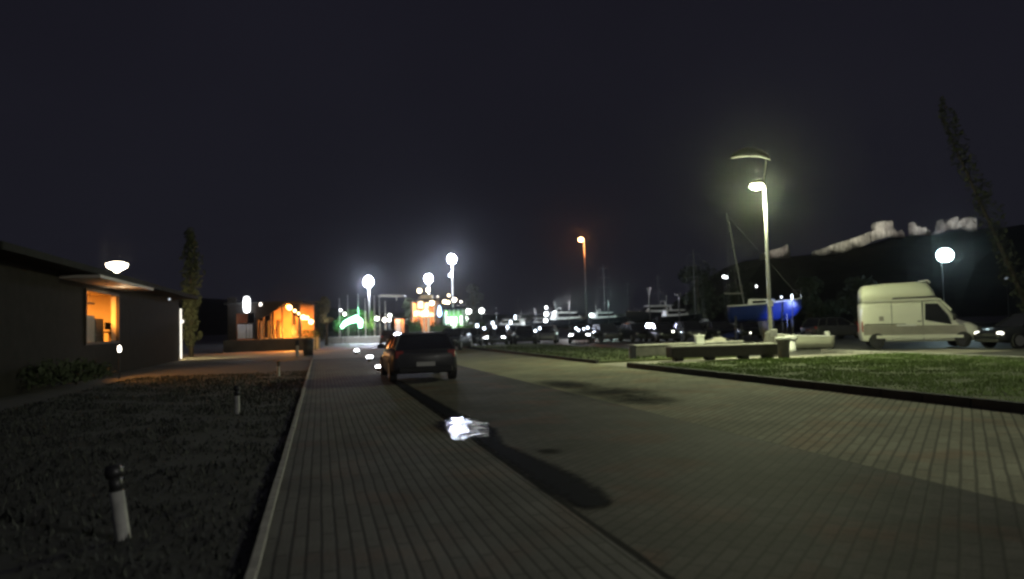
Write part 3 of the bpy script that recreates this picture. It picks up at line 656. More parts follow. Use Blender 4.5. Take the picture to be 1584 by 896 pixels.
# lamp above the eave
sl_, zl_ = road_hit(181, 415, T0 + .4)
tt = thing('roof_lamp', 'bright warm white dish lamp on the roof edge of the dark building', 'lamp', R(T0 + .4, sl_, HB + .2), RA)
MB().tube([(0, 0, 0), (0, 0, zl_ - HB - .28)], .03).build('stem', dark_metal, tt)
MB().lathe([(.06, zl_ - HB - .36), (.14, zl_ - HB - .28), (.36, zl_ - HB - .16), (.4, zl_ - HB - .04), (.2, zl_ - HB + .03)], n=16).build('shade', em('dish_glow', (1, .87, .62), 30), tt, True)
light('POINT', 'roof_lamp_light', bl(.7, sl_ - sL - .3, HB - .5), 14, (1, .8, .5), .1)
pp = at(185, 540, 27)
tt = thing('step_light', 'small white light low beside the office wall', 'light', gnd(185, 27), RA)
MB().tube([(0, 0, 0), (0, 0, pp.z - .1)], .03).build('stem', dark_metal, tt); MB().ball((0, 0, pp.z), .07, 10, (.8, .8, 1.8)).build('globe', em('step_glow', (1, .9, .75), 14), tt, True)
pp = at(262, 463, 40)
tt = thing('wall_lamp', 'faint small white lamp on the dark wall right of the lit office', 'lamp', pp, RA)
MB().ball((0, 0, 0), .05, 8).build('bulb', em('dim_glow', (.8, .88, 1), 1.2), tt, True); MB().box((-.1, 0, .06), (.24, .14, .05)).build('hood', dark_metal, tt)
# low dark shrubs at the foot of the building
def shrub(label, loc, r, n=500, m=leaf_dark, cat='shrub', name='shrub', group=None, size=.09):
    t = thing(name, label, cat, loc, 0, group)
    MB().tube([(0, 0, -.02), (.04, 0, r[2] * .9)], [.04, .02], 6).build('stem', bark, t)
    f = MB()
    for _ in range(6): f.leaves((U(-.5, .5) * r[0], U(-.5, .5) * r[1], r[2] * U(.7, 1.15)), (r[0] * .62, r[1] * .62, r[2] * .6), n // 6, size)
    f.build('foliage', m, t); return t
for i, (px, D, rr_, lb) in enumerate(((40, 22, (1.6, 1.2, .55), 'low dark shrub at the far left foot of the building'), (118, 24.5, (1.5, 1.1, .5), 'low dark shrub under the left end of the office window'))):
    shrub(lb, gnd(px, D), rr_, group='shrubs along the dark building')
# warm lamp lighting the side path, on the far end wall
tt = thing('end_wall_lamp', 'warm lamp on the hidden end wall of the dark building', 'lamp', bl(-.5, Lb + .12, 2.7), RA)
MB().box((0, 0, 0), (.2, .14, .12), bev=.02).build('housing', dark_metal, tt); MB().ball((0, .05, -.1), .07, 8).build('bulb', em('warm_bulb', (1, .7, .35), 12), tt, True)
light('SPOT', 'path_light', bl(-.4, Lb + .5, 2.6), 800, (1, .82, .42), .1, None, gnd(330, 50), 130)

# ================================================================== CAFE BEYOND THE SIDE PATH
D = 62
def V(px, D=D): p = at(px, 500, D); return p.x
x0, x1 = V(352), V(464)
zf = hz(430, 524, D); ztop = hz(430, 470, D)
t = thing('cafe_building', 'cafe with an orange lit open front beyond the side path', 'building', ((x0 + x1) / 2, D, 0))
cx = (x0 + x1) / 2; hw = (x1 - x0) / 2
def lx(px): return V(px) - cx
ow = mat('cafe_wall', (.5, .34, .2), .8, 0, .15, 2)
MB().box((0, 2.2, zf / 2 - .02), (hw * 2 + .6, 4.8, zf)).build('plinth', mat('plinth_stone', (.05, .045, .042), .9, 0, .3, 2, .4), t)
wl = MB(); wl.box(((lx(352) + lx(366)) / 2, .1, (zf + ztop) / 2 + .3), (lx(366) - lx(352), .2, ztop - zf + .6)); wl.box(((lx(393) + lx(398)) / 2, .1, (zf + ztop) / 2), (lx(398) - lx(393), .2, ztop - zf))
wl.box(((lx(366) + lx(393)) / 2, .1, ztop - .35), (lx(393) - lx(366) - .01, .2, .7)); wl.box((lx(352) + .1, 2.2, (zf + ztop) / 2), (.2, 4.0, ztop - zf))
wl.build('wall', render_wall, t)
MB().box((lx(431), 4.4, (zf + ztop) / 2), (lx(464) - lx(398), .15, ztop - zf)).build('back_wall', ow, t)
MB().box((lx(431), 2.2, zf + .03), (lx(462) - lx(402), 4.2, .05)).build('terrace_floor', mat('terrace_boards', (.7, .6, .4), .5, 0, .15, 3), t)
rf = MB(); rf.box((lx(408), 2.2, ztop + .1), (lx(464) - lx(352) + .4, 5.2, .18)).build('roof', mat('roof_felt'[0:9], (.1, .1, .1)), t) if False else MB().box((0, 2.3, ztop + .1), (hw * 2 + .5, 5.0, .18)).build('roof', MAT['roof_felt'], t)
MB().box((lx(380), .12, zf + .72), (lx(392) - lx(367), .04, 1.25)).build('window', car_glass, t)
for i, px in enumerate((369, 373.5, 378, 383, 388)):
    MB().prism([(lx(px) - .1 + .05 * math.sin(k * 1.3), 0) if 0 else (lx(px) + (-.11 if k < 3 else .11) + U(-.02, .02), .08 if k % 2 else .05) for k in range(6)], 'z', zf + .08, zf + 1.24).build('curtain', mat('curtain_grey', (.42, .43, .48), .9, 0, .2, 2), t)
for px, w_ in ((402, .26), (414, .34), (421, .2), (429, .3)):
    MB().box((lx(px), .5, zf + .75), (w_, .08, 1.45), bev=.02).build('curtain', mat('curtain_cream' if px == 402 else 'curtain_amber', (.7, .55, .42) if px == 402 else (.6, .4, .15), .9, 0, .15, 2), t)
for px in (398, 407, 418, 436, 462): MB().box((lx(px), .1, (zf + ztop) / 2), (.1, .12, ztop - zf)).build('post', bark, t)
MB().prism([(lx(397), ztop + .0), (lx(440), ztop + .0), (lx(431), ztop - .45), (lx(415), ztop - .95), (lx(397), ztop - 1.35)], 'y', -.25, -.2).build('awning', mat('awning_dark', (.03, .025, .022), .9, 0, .2, 2, 0, .05), t)
for pa, hh in ((424, 1.5), (449, 2.2), (454, 1.0), (458, 1.9)): MB().lathe([(.16, 0), (.2, hh * .5), (.12, hh * .8), (.14, hh)], c=(lx(pa), 1.0, zf + .06), n=10).build('column', mat('column_brown', (.09, .05, .03), .9, 0, .3, 3), t)
MB().prism([(lx(448), ztop), (lx(463), ztop), (lx(463), ztop - 1.3), (lx(452), ztop - .9)], 'y', .3, .36).build('blind', MAT['awning_dark'], t)
light('AREA', 'cafe_light', (lx(428), 1.6, ztop - .1), 1200, (1, .25, .03), .1, t, None, size=1.6)
light('POINT', 'floor_glow', (lx(446), .4, zf + .55), 420, (1, .45, .08), .1, t)
MB().ball((lx(441), .9, ztop - .25), .18, 10).build('ceiling_lamp', em('orange_lamp', (1, .38, .06), 12), t, True)
light('POINT', 'curtain_window_light', (lx(380), -1.2, ztop - .2), 40, (.8, .85, 1), .1, t)
t = thing('illuminated_sign', 'tall oval white glowing sign above the grey curtained window', 'sign', (V(384), D - .3, hz(384, 484, D)))
MB().lathe([(.0001, 0), (.18, .06), (.25, .3), (.25, 1.0), (.18, 1.26), (.0001, 1.32)], n=16).build('sign_face', em('oval_glow', (.95, .97, 1), 9), t, True)
MB().box((0, .28, .7), (.06, .5, .06)).build('bracket', dark_metal, t)
t = thing('wall_lantern', 'small white lantern right of the tall oval sign', 'lantern', (V(405), D - .25, hz(405, 473, D)))
MB().ball((0, 0, .1), .11, 10, (1, 1, 1.2)).build('globe', em('lantern_glow', (1, .9, .8), 5), t, True); MB().lathe([(.14, .22), (.03, .34)], n=10).build('cap', dark_metal, t); MB().box((0, .2, .26), (.04, .4, .04)).build('bracket', dark_metal, t)
# string lights
t = thing('string_lights', 'string of warm yellow bulbs falling to the right from the cafe roof', 'string lights', (0, 60, 0))
pts = [at(441, 472, 60), at(448, 476, 60), at(456, 481, 60), at(462, 485, 60), at(469, 491, 60), at(475, 492, 60), at(481, 498, 60), at(486, 505, 60)]
MB().tube([(p.x, 0, p.z + .12) for p in pts], .015, 5).build('cable', rubber, t)
wb_ = em('yellow_bulb', (1, .66, .26), 9)
for p, r_ in zip(pts[1:-1], (.2, .12, .1, .2, .15, .2)): MB().ball((p.x, 0, p.z), r_, 10).build('bulb', wb_, t, True)
p = gnd(488, 60)
t = thing('string_light_post', 'slender dark post holding the lower end of the string lights', 'post', p); MB().tube([(0, 0, 0), (0, 0, 2.1)], .04).build('post_body', dark_metal, t)
# lit low planter under the string lights
p = gnd(476, 64)
t = thing('planter_box', 'yellow lit planter box beneath the string lights', 'planter', p)
MB().box((0, 0, .5), (2.0, .6, 1.0), bev=.03).build('box_body', mat('planter_render', (.5, .45, .3), .8, 0, .2, 3), t)
MB().leaves((0, 0, 1.3), (1.0, .4, .35), 260, .1).build('foliage', leaf_green, t)
light('POINT', 'planter_light', at(474, 497, 62.8), 60, (1, .75, .3), .1)
# beige trunk
def tree(label, loc, h, rad, crown0, n=2500, m=leaf_dark, name='tree', lean=(0, 0), leaf=.16, clumps=16, group=None, tr=.16):
    t = thing(name, label, 'tree', loc, 0, group)
    tk = MB(); lxx, lyy = lean
    tk.tube([(lxx * f + .06 * math.sin(f * 5), lyy * f, h * .9 * f - .05 * (f == 0)) for f in [i / 8 for i in range(9)]], [tr * (1 - .75 * i / 8) for i in range(9)], 8)
    f = MB(); cl = []
    for k in range(clumps):
        fz = U(0, 1); z = crown0 + (h - crown0) * fz; rr_ = rad * (math.sin(math.pi * (.18 + .78 * fz)) ** .8); a = U(0, 6.283); q_ = rr_ * U(.15, .8)
        ax = lxx * z / h
        c = (ax + q_ * math.cos(a), lyy * z / h + q_ * math.sin(a), z)
        tk.tube([(ax * .9, lyy * z / h * .9, z * .78), ((c[0] + ax) / 2, (c[1] + lyy * z / h) / 2, z * .92), c], [tr * .3, tr * .2, tr * .07], 5)
        cr_ = rad * U(.25, .45); f.leaves(c, (cr_, cr_, cr_ * .8), n // clumps, leaf)
    tk.build('trunk', bark, t, True); f.build('crown', m, t); return t
tree('small pale lit tree between the string lights and the green lights', gnd(505, 78), 4.8, 1.0, 2.2, 900, mat('leaf_pale', (.22, .2, .12), .8, 0, .3, 3), leaf=.12)
light('POINT', 'pale_tree_light', at(507, 497, 76.5), 25, (1, .8, .5), .1)
p = gnd(477, 48)
t = thing('litter_bin', 'dark litter bin standing on the path below the string lights', 'litter bin', p)
MB().lathe([(.3, 0), (.34, .9)], n=16).build('bin_body', dark_metal, t, True); MB().lathe([(.37, .9), (.36, 1.0), (.15, 1.12)], n=16).build('lid', dark_metal, t)

# ================================================================== FLOODLIGHT MASTS
fl_m = em('flood_lens', (.66, .73, 1.0), 240)
def floodlight(label, px, py, D, power, r=.42, second=None, rx=1.0):
    g_ = gnd(px, D); top = at(px, py, D)
    t = thing('floodlight_mast', label, 'floodlight', g_, 0); H = top.z
    MB().lathe([(.3, 0), (.28, .2)], n=10).build('base', concrete, t)
    MB().lathe([(.13, .2), (.11, H * .5), (.08, H - .5)], n=10).build('pole', galv, t, True)
    MB().box((0, .12, H - .42), (1.2, .08, .1)).build('crossbar', galv, t)
    hd = MB().lathe([(.1, H - .5), (.2, H - .35), (.3, H + .05), (.26, H + r + .05)], c=(0, .32, 0), n=12).build('lamp_head', dark_metal, t, True)
    MB().ball((0, -.22, H), r, 14, (rx, .7, 1.15)).build('lens', fl_m, hd, True)
    light('POINT', 'flood_light', (0, -.95, H - .1), power * .1, WHITE, .3, t)
    if second: MB().ball((-.28, -.1, H - second), .2, 10).build('lens', em('flood_lens_small', (.85, .9, 1), 40), t, True)
    return t
floodlight('white floodlight mast among the flagpoles, leftmost and widest glow', 572, 436, 104, 16000, .6)
floodlight('white floodlight mast rising over the warm cafe lights, middle of three', 665, 431, 106, 14000, .52)
floodlight('tallest white floodlight mast with a second small lamp below its head', 702, 401, 108, 16000, .56, 2.3)
# cyan-white light on the right in front of the hill
g_ = gnd(1467, 75)
t = thing('yard_floodlight', 'cyan white floodlight shining on a mast above the van', 'floodlight', g_); H = hz(1467, 395, 75)
MB().tube([(0, .5, 0), (0, .5, H)], .06).build('pole', rubber, t); MB().box((0, .36, H), (.7, .16, .5)).build('lamp_head', dark_metal, t)
MB().ball((0, -.12, H), .72, 14, (1.15, .5, .9)).build('lens', em('cyan_lens', (.68, .97, 1.0), 60), t, True)
light('POINT', 'yard_light', (0, -2.9, H - .3), 200, (.7, .95, 1), .2, t)
# orange harbour lamp
g_ = gnd(908, 150); H = hz(908, 371, 150) 
t = thing('harbour_lamp', 'tall orange street lamp alone against the dark sky', 'street lamp', g_)
MB().lathe([(.14, 0), (.12, H * .5), (.08, H)], n=10).build('pole', galv, t, True)
MB().tube([(0, 0, H), (-.2, 0, H + .25), (-.55, 0, H + .2)], .07).build('arm', galv, t, True)
MB().ball((-.65, 0, H + .05), .42, 12, (1, .8, .8)).build('lens', em('sodium_lens', (1, .5, .22), 60), t, True)
light('POINT', 'harbour_light', (-.7, -1.0, H - .15), 1300, (1, .3, .08), .2, t)

# ================================================================== FLAGPOLES, GREEN LIT PLANTING, CANOPY
first = None
for i, (px, py) in enumerate(((526, 462), (539, 457), (555, 455), (566, 462), (580, 458), (588, 460), (597, 466))):
    D_ = 92 + (i % 3) * 2; g_ = gnd(px, D_); Hh = hz(px, py, D_)
    if first is None:
        t = thing('flagpole', 'slender white flagpole, left end of the row before the green lights', 'flagpole', g_, 0, 'white flagpoles before the green lights'); first = t
        MB().lathe([(.06, 0), (.045, 4), (.03, 1.0 * 5.6)], n=8).build('pole', white_paint, t, True); MB().ball((0, 0, 5.64), .07, 8).build('finial', white_paint, t, True); MB().lathe([(.14, 0), (.12, .25)], n=8).build('foot', concrete, t)
        t.scale = (1, 1, Hh / 5.7)
    else:
        c = copy_tree(first); place(c, g_, 0, ['', 'second flagpole from the left, before the green glow', 'third flagpole from the left, at the bright end of the green glow', 'fourth flagpole from the left, just left of the leftmost floodlight mast', 'flagpole just right of the leftmost floodlight mast', 'sixth flagpole from the left, under the white canopy edge', 'rightmost and shortest flagpole of the row, under the canopy'][i]); c.scale = (1, 1, Hh / 5.7)
g_ = gnd(545, 97)
t = thing('hedge', 'arched hedge lit brilliant green behind the flagpoles', 'hedge', g_)
f = MB(); tr_ = MB()
for i in range(9):
    px = 527 + i * 4.2; q_ = gnd(px, 98) - g_; f.leaves((q_.x, 0, 2.1 + 1.1 * math.sin(i / 8 * 1.9)), (.7, .6, 1.0), 260, .14); tr_.tube([(q_.x, 0, 0), (q_.x, 0, 2)], .05, 5)
f.build('foliage', leaf_green, t); tr_.build('stem', bark, t)
for (a, b_) in ((529, 504), (537, 499), (546, 495), (556, 494)):
    p = at(a, b_, 94.8); light('SPOT', 'green_uplight', p, 900, (.25, 1, .5), .15, None, p + Vector((0, 3.2, 1.0)), 100)
gt = em('green_tube_glow', (.35, 1.0, .6), 10)
t = thing('light_tube', 'glowing pale green light tube arching before the hedge', 'light', (0, 95.5, 0))
pts = [at(528, 507, 95.5), at(534, 500, 95.5), at(542, 496, 95.5), at(551, 493, 95.5), at(557, 497, 95.5), at(558, 507, 95.5)]
MB().tube([(p.x, 0, p.z) for p in pts], [.16, .3, .34, .42, .34, .18], 8).build('tube', gt, t, True)
MB().tube([(pts[0].x, 0, 0), (pts[0].x, 0, pts[0].z)], .05).tube([(pts[-1].x, 0, 0), (pts[-1].x, 0, pts[-1].z)], .05).build('stand', dark_metal, t)
light('POINT', 'pole_uplight', at(548, 503, 88.5), 220, WHITE, .1); light('POINT', 'pole_uplight', at(586, 503, 88.5), 220, WHITE, .1)
# small lit conical shrubs
for i, (px, lb) in enumerate(((565, 'lit cone shaped shrub left of the leftmost floodlight mast'), (576, 'lit cone shaped shrub right of the leftmost floodlight mast'))):
    t = thing('conical_shrub', lb, 'shrub', gnd(px, 98)); MB().tube([(0, 0, 0), (0, 0, 3)], .05, 5).build('stem', bark, t)
    f = MB()
    for k in range(8): f.leaves((0, 0, .6 + k * .45), (.75 - k * .08,) * 2 + (.35,), 60, .1)
    f.build('foliage', leaf_green, t)
    light('SPOT', 'shrub_uplight', at(px, 503, 96.3), 500, (.75, 1, .4), .1, None, at(px, 490, 98.5), 100)
# low retaining wall in front of the greens
p0, p1 = gnd(505, 90), gnd(632, 90)
t = thing('terrace_wall', 'long low pale terrace wall below the flagpoles', 'wall', (p0 + p1) / 2)
MB().box((0, 0, .32), ((p1 - p0).length, .5, .64)).build('wall_block', concrete, t); MB().box((0, -.02, .68), ((p1 - p0).length + .2, .62, .08)).build('coping', white_paint, t)
# white shade canopy
t = thing('shade_canopy', 'flat white canopy reaching right of the flagpoles', 'canopy', gnd(608, 96)); Hc = hz(608, 458, 96)
MB().prism([(-1.7, Hc - .02), (-1.2, Hc + .18), (0, Hc + .12), (1.6, Hc + .03), (1.65, Hc - .08), (0, Hc - .12)], 'y', -1.2, 1.2).build('canopy_sheet', white_paint, t)
MB().tube([(.55, 0, 0), (.55, 0, Hc - .1)], .03).build('post', dark_metal, t); MB().tube([(.55, 0, Hc - .6), (.55, 0, Hc - .1)], .06).build('lamp', white_paint, t)

# ================================================================== GLOBE LAMPS
globe_mats = {}
def globe(label, px, py, D, r_px, col, s, ground=True, power=0, group='small glowing globe lamps'):
    key = (col, s); 
    if key not in globe_mats: globe_mats[key] = em('globe_glow_%d' % len(globe_mats), col, s)
    p = at(px, py, D); r = r_px / F * D
    g_ = Vector((p.x, p.y, 0)); t = thing('globe_lamp', label, 'lamp', g_, 0, group)
    MB().tube([(0, 0, 0), (0, 0, p.z - r * .8)], max(.03, r * .14), 6).build('post', dark_metal, t)
    MB().ball((0, 0, p.z), r, 12).build('globe', globe_mats[key], t, True)
    if power: light('POINT', 'globe_light', (0, -r - .5, p.z), power, col, .15, t)
    return t
WH = (.92, .96, 1.0); WW = (1.0, .8, .5)
for px, py, D_, r_, col, s_, pw, lb in (
    (649, 450, 92, 3.2, WW, 14, 60, 'large warm globe lamp high on the left over the lit restaurant'),
    (662, 449, 92, 2.8, WW, 14, 0, 'warm globe lamp touching the middle floodlight mast on its left'),
    (668, 469, 90, 3.4, WW, 14, 60, 'warm globe lamp half way down the middle floodlight mast'),
    (677, 459, 96, 1.9, (1, .85, .7), 1.2, 0, 'dim globe lamp between the middle and tallest floodlight masts'),
    (694, 457, 94, 1.8, WW, 10, 0, 'topmost globe of the cluster left of the tallest mast'),
    (688, 467, 94, 2.8, WW, 14, 60, 'lower left globe of the cluster over the green kiosk'),
    (693, 468, 94, 2.4, WW, 14, 0, 'lower right globe of the cluster over the green kiosk'),
    (703, 464, 94, 3.0, (1, .86, .66), 14, 60, 'globe lamp right at the foot of the tallest floodlight mast'),
    (713, 467, 94, 1.5, (1, .9, .8), 8, 0, 'small globe lamp at the right end of the cluster over the kiosk'),
    (659, 484, 86, 3.2, WW, 14, 40, 'globe lamp low in front of the restaurant, above the white gate posts'),
    (725, 482, 86, 3.7, (.97, 1, .95), 14, 90, 'left one of the pair of round globe lamps right of the kiosk'),
    (745, 481, 86, 3.7, (.97, 1, .95), 14, 90, 'right one of the pair of round globe lamps right of the kiosk'),
    (583, 493, 90, 3.0, (.96, 1, .8), 12, 30, 'small globe lamp right of the lit conical shrubs'),
    (595, 495, 90, 3.0, (1, .96, .8), 12, 30, 'globe lamp at the right end of the terrace wall, left of a pair'),
    (603, 488, 90, 2.6, (.95, 1, .85), 12, 0, 'upper globe lamp right of the flagpole row'),
    (602, 495, 89, 2.5, (1, .96, .85), 12, 0, 'lower globe lamp right of the flagpole row'),
    (527, 480, 89, 1.8, WH, 10, 0, 'small globe lamp on the left end above the green hedge'),
    (533, 486, 89, 2.3, (1, 1, .9), 10, 0, 'small globe lamp just above the rising green light'),
    (845, 476, 100, 1.9, WH, 10, 0, 'top globe of three stacked lights over the quay cars'),
    (845, 486, 100, 3.0, WH, 14, 60, 'middle globe of three stacked lights over the quay cars'),
    (844, 496, 99, 2.6, WH, 14, 0, 'bottom globe of three stacked lights over the quay cars'),
    (858, 484, 104, 2.4, WH, 12, 0, 'globe lamp just right of the three stacked lights'),
    (915, 488, 88, 2.8, (.85, 1, .95), 12, 30, 'greenish white globe lamp between the two bright yachts'),
    (985, 497, 80, 1.4, WH, 8, 0, 'tiny globe lamp low right of the green tinted yacht'),
    (1170, 443, 120, 1.5, WH, 8, 0, 'tiny globe lamp beside the mast left of the main street lamp'),
    (1119.5, 428, 110, 1.9, WH, 10, 0, 'left one of the twin white lights in front of the dark trees'),
    (1123.5, 429, 110, 1.9, WH, 10, 20, 'right one of the twin white lights in front of the dark trees'),
    (1041, 513, 50, 1.4, (1, .98, .85), 9, 0, 'tiny globe lamp low behind the low wall'),
    (1161, 515, 44, 1.1, (1, .98, .85), 7, 0, 'tiny globe lamp behind the bench, under the blue boat bow'),
    (1557, 431, 90, 2.6, (.7, .8, 1), .12, 0, 'very dim globe lamp at the far right beyond the cyan light')):
    globe(lb, px, py, D_, r_, col, s_, power=pw)

# ================================================================== RESTAURANT AND KIOSK
D = 94
def building(name, label, pxl, pxr, pytop, D, wallm, rooms, lightcol, power, roofm=None, depth=5, cat='building'):
    a, b_ = gnd(pxl, D), gnd(pxr, D); H = hz((pxl + pxr) / 2, pytop, D); W = (b_ - a).x
    t = thing(name, label, cat, (a + b_) / 2)
    MB().box((0, depth, H / 2), (W, .2, H)).build('back_wall', wallm, t)
    wl = MB(); wl.box((-W / 2 + .1, depth / 2, H / 2), (.2, depth - .2, H)); wl.box((W / 2 - .1, depth / 2, H / 2), (.2, depth - .2, H)); wl.box((0, .1, .35), (W - .42, .18, .7))
    wl.build('wall', wallm, t)
    MB().box((0, depth / 2 - .5, H + .12), (W + .7, depth + 1.4, .2)).build('roof', roofm or MAT['roof_felt'], t)
    for k in range(rooms + 1): MB().box((-W / 2 + .25 + (W - .5) * k / rooms, .1, H / 2 + .34), (.14, .16, H - .7)).build('post', white_paint, t)
    if power:
        light('AREA', 'room_light', (0, depth * .45, H - .1), power, lightcol, .1, t, None, size=2.5)
    return t, H, W
t, H, W = building('restaurant', 'warm brightly lit restaurant pavilion behind the dark estate car', 636, 676, 466, D, mat('restaurant_wall', (.35, .2, .13), .8, 0, .3, 1.5), 4, (1, .5, .2), 900)
MB().prism([(-W * .25, H + .22), (W * .3, H + .22), (W * .3, H + .8), (-W * .12, H + .75)], 'y', .5, 3).build('roof_sign_box', mat('box_cream', (.8, .7, .5), .7, 0, .1, 2), t)
for (pa, pb2, ya_, yb2, ss) in ((645, 656, 466, 477, 4), (657, 664, 468, 478, 3), (640, 651, 480, 489, 4), (652, 663, 479, 490, 5), (664, 671, 483, 490, 2.5)):
    q0 = at(pa, yb2, D + 1); q1 = at(pb2, ya_, D + 1)
    MB().prism([((q0.x - t.location.x) , q0.z), (q1.x - t.location.x, q0.z), (q1.x - t.location.x - .05, q1.z - .1), ((q0.x + q1.x) / 2 - t.location.x, q1.z), (q0.x - t.location.x + .05, q1.z - .15)], 'y', 1.0, 1.06).build('lit_panel', em('panel_warm_%d' % (ss * 10), (1, .72, .42), ss), t)
for k in range(3):
    MB().box((-W * .3 + k * W * .25, 1.0, .9), (.6, .6, .06)).build('table', bark, t)
t2, H2, W2 = building('kiosk', 'green lit glass kiosk right of the warm restaurant', 686, 720, 479, 90, mat('kiosk_wall', (.3, .45, .25), .7, 0, .2, 1.5), 4, (.45, 1, .4), 700)
MB().box((-W2 * .15, 1.0, 1.9), (W2 * .5, .08, 1.7)).build('lit_panel', em('panel_green', (.75, 1, .72), 4), t2)
MB().box((W2 * .36, 1.0, 1.9), (W2 * .2, .08, 1.9)).build('lit_panel', MAT['panel_green'], t2)
t = thing('blue_light', 'blue glowing light left of the green kiosk', 'light', gnd(681, 88))
MB().tube([(0, 0, 0), (0, 0, 2.9)], .04, 6).build('post', dark_metal, t); MB().lathe([(.12, 2.8), (.26, 3.1), (.16, 3.8), (.03, 4.1)], n=10).build('globe', em('blue_glow', (.35, .6, 1), 6), t, True)
light('POINT', 'blue_lamp', at(680, 490, 87), 200, (.3, .5, 1), .1)
def hedge(label, pxa, pxb, D, h, w_, m=leaf_green, n=1200):
    a, b_ = gnd(pxa, D), gnd(pxb, D); L = (b_ - a).length; t = thing('hedge', label, 'hedge', (a + b_) / 2)
    f = MB(); st = MB(); k = max(3, int(L / .8))
    for i in range(k):
        x = -L / 2 + L * (i + .5) / k; f.leaves((x, 0, h * .52), (L / k * .75, w_, h * .52), n // k, .12); st.tube([(x, 0, 0), (x, 0, h * .7)], .03, 5)
    f.box((0, 0, h * .44), (L * .97, w_ * 1.1, h * .82), bev=.1)
    f.build('foliage', m, t); st.build('stem', bark, t); return t
hedge('clipped green hedge in front of the warm restaurant', 634, 652, 84, 2.3, .5)
hedge('clipped green hedge between the white gate posts and the kiosk', 667, 700, 84, 2.0, .5)
hedge('dark green hedge under the pair of round globe lamps', 706, 752, 82, 1.9, .5)
for px in (656.5, 663):
    t = thing('gate_post', 'lit white gate post between the hedges, %s one' % ('left' if px < 660 else 'right'), 'post', gnd(px, 80)); MB().box((0, 0, 1.25), (.2, .2, 2.5), bev=.02).build('post_body', white_paint, t); MB().box((0, 0, 2.53), (.28, .28, .08)).build('cap', white_paint, t)
light('POINT', 'gate_light', at(660, 500, 78), 60, (.9, 1, .7), .1)
for px in (640, 648, 684, 712): light('POINT', 'hedge_light', at(px, 500, 81.6), 26, (.6, 1, .45), .1)
# orange lit small shed between poles and restaurant
t, H3, W3 = building('drinks_stall', 'small orange lit stall between the flagpoles and the restaurant', 611, 622, 493, 92, mat('stall_wall', (.6, .35, .2), .8, 0, .2, 2), 2, (1, .4, .15), 260, depth=2)

# ================================================================== BOATS
navy = mat('navy_gelcoat', (.014, .016, .022), .25, 0, .1, 2); wgel = mat('white_gelcoat', (.75, .76, .76), .3, 0, .05, 2)
def make_yacht(label, loc, rz, hullm, sc_=1.0):
    t = thing('motor_yacht', label, 'boat', loc, rz, 'motor yachts at the quay'); t.scale = (sc_,) * 3
    hm, dk, rs = hull_mb(9.0, 3.0, 1.35, .35, -.25)
    hm.build('hull', hullm, t, True); dk.build('deck', wgel, t)
    MB().rings([[(-3.2, -1.15, 1.35), (1.6, -1.1, 1.45), (1.6, 1.1, 1.45), (-3.2, 1.15, 1.35)], [(-3.0, -1.0, 2.45), (.4, -.9, 2.45), (.4, .9, 2.45), (-3.0, 1.0, 2.45)]], True, True).build('cabin', wgel, t)
    MB().box((-1.4, 0, 2.52), (4.2, 2.3, .1), bev=.04).build('roof', wgel, t)
    for sd in (-1, 1): MB().prism([(-2.8, 1.75), (.9, 1.8), (.6, 2.3), (-2.8, 2.3)], 'y', sd * 1.13 - .02, sd * 1.13 + .02).build('window', car_glass, t)
    MB().rings([[(.62, -.85, 2.38), (.62, .85, 2.38), (.66, .85, 2.4), (.66, -.85, 2.4)], [(1.55, -.98, 1.55), (1.55, .98, 1.55), (1.6, .98, 1.58), (1.6, -.98, 1.58)]], True, True).build('windscreen', car_glass, t)
    rl = MB().tube([(4.1, -.3, 2.1), (2.6, -1.05, 2.15), (1.2, -1.35, 2.1)], .025, 5).tube([(4.1, .3, 2.1), (2.6, 1.05, 2.15), (1.2, 1.35, 2.1)], .025, 5).tube([(4.1, -.3, 2.1), (4.1, .3, 2.1)], .025, 5)
    for x, y in ((4.0, .33), (2.6, 1.05), (1.3, 1.33)):
        for sd in (-1, 1): rl.tube([(x, sd * y, 1.5), (x, sd * y, 2.12)], .02, 5)
    rl.build('rail', chrome, t)
    MB().tube([(-2.2, -1.0, 2.5), (-2.0, -.7, 3.2), (-2.0, .7, 3.2), (-2.2, 1.0, 2.5)], .05, 6).build('radar_arch', wgel, t)
    MB().tube([(-2.6, 0, 2.5), (-2.8, 0, 4.2)], .03, 5).build('mast', wgel, t)
    return t
yw = None
for px, D_, rz, hmat, z, sc_, lb in ((884, 104, 20, navy, 1.0, .85, 'bright white motor yacht right of the three stacked lights'), (942, 98, 12, wgel, 1.3, .62, 'small green tinted white yacht, brightest right of the orange lamp'), (832, 112, 200, wgel, .8, .7, 'white motor yacht left of the three stacked lights'),
    (786, 104, 160, wgel, .6, .7, 'white yacht behind the second and third quay cars'), (727, 100, 30, wgel, .5, .6, 'small white yacht right below the pair of round globe lamps'), (1008, 76, 195, wgel, 1.55, .62, 'grey white yacht laid up on the quay, its roof catching the light'), (1052, 72, 10, wgel, 1.3, .5, 'small laid up yacht left of the dark trees')):
    loc = gnd(px, D_, z)
    if yw is None: yw = make_yacht(lb, loc, math.radians(rz), hmat, sc_)
    else: c = copy_tree(yw); place(c, loc, math.radians(rz), lb, sc_)
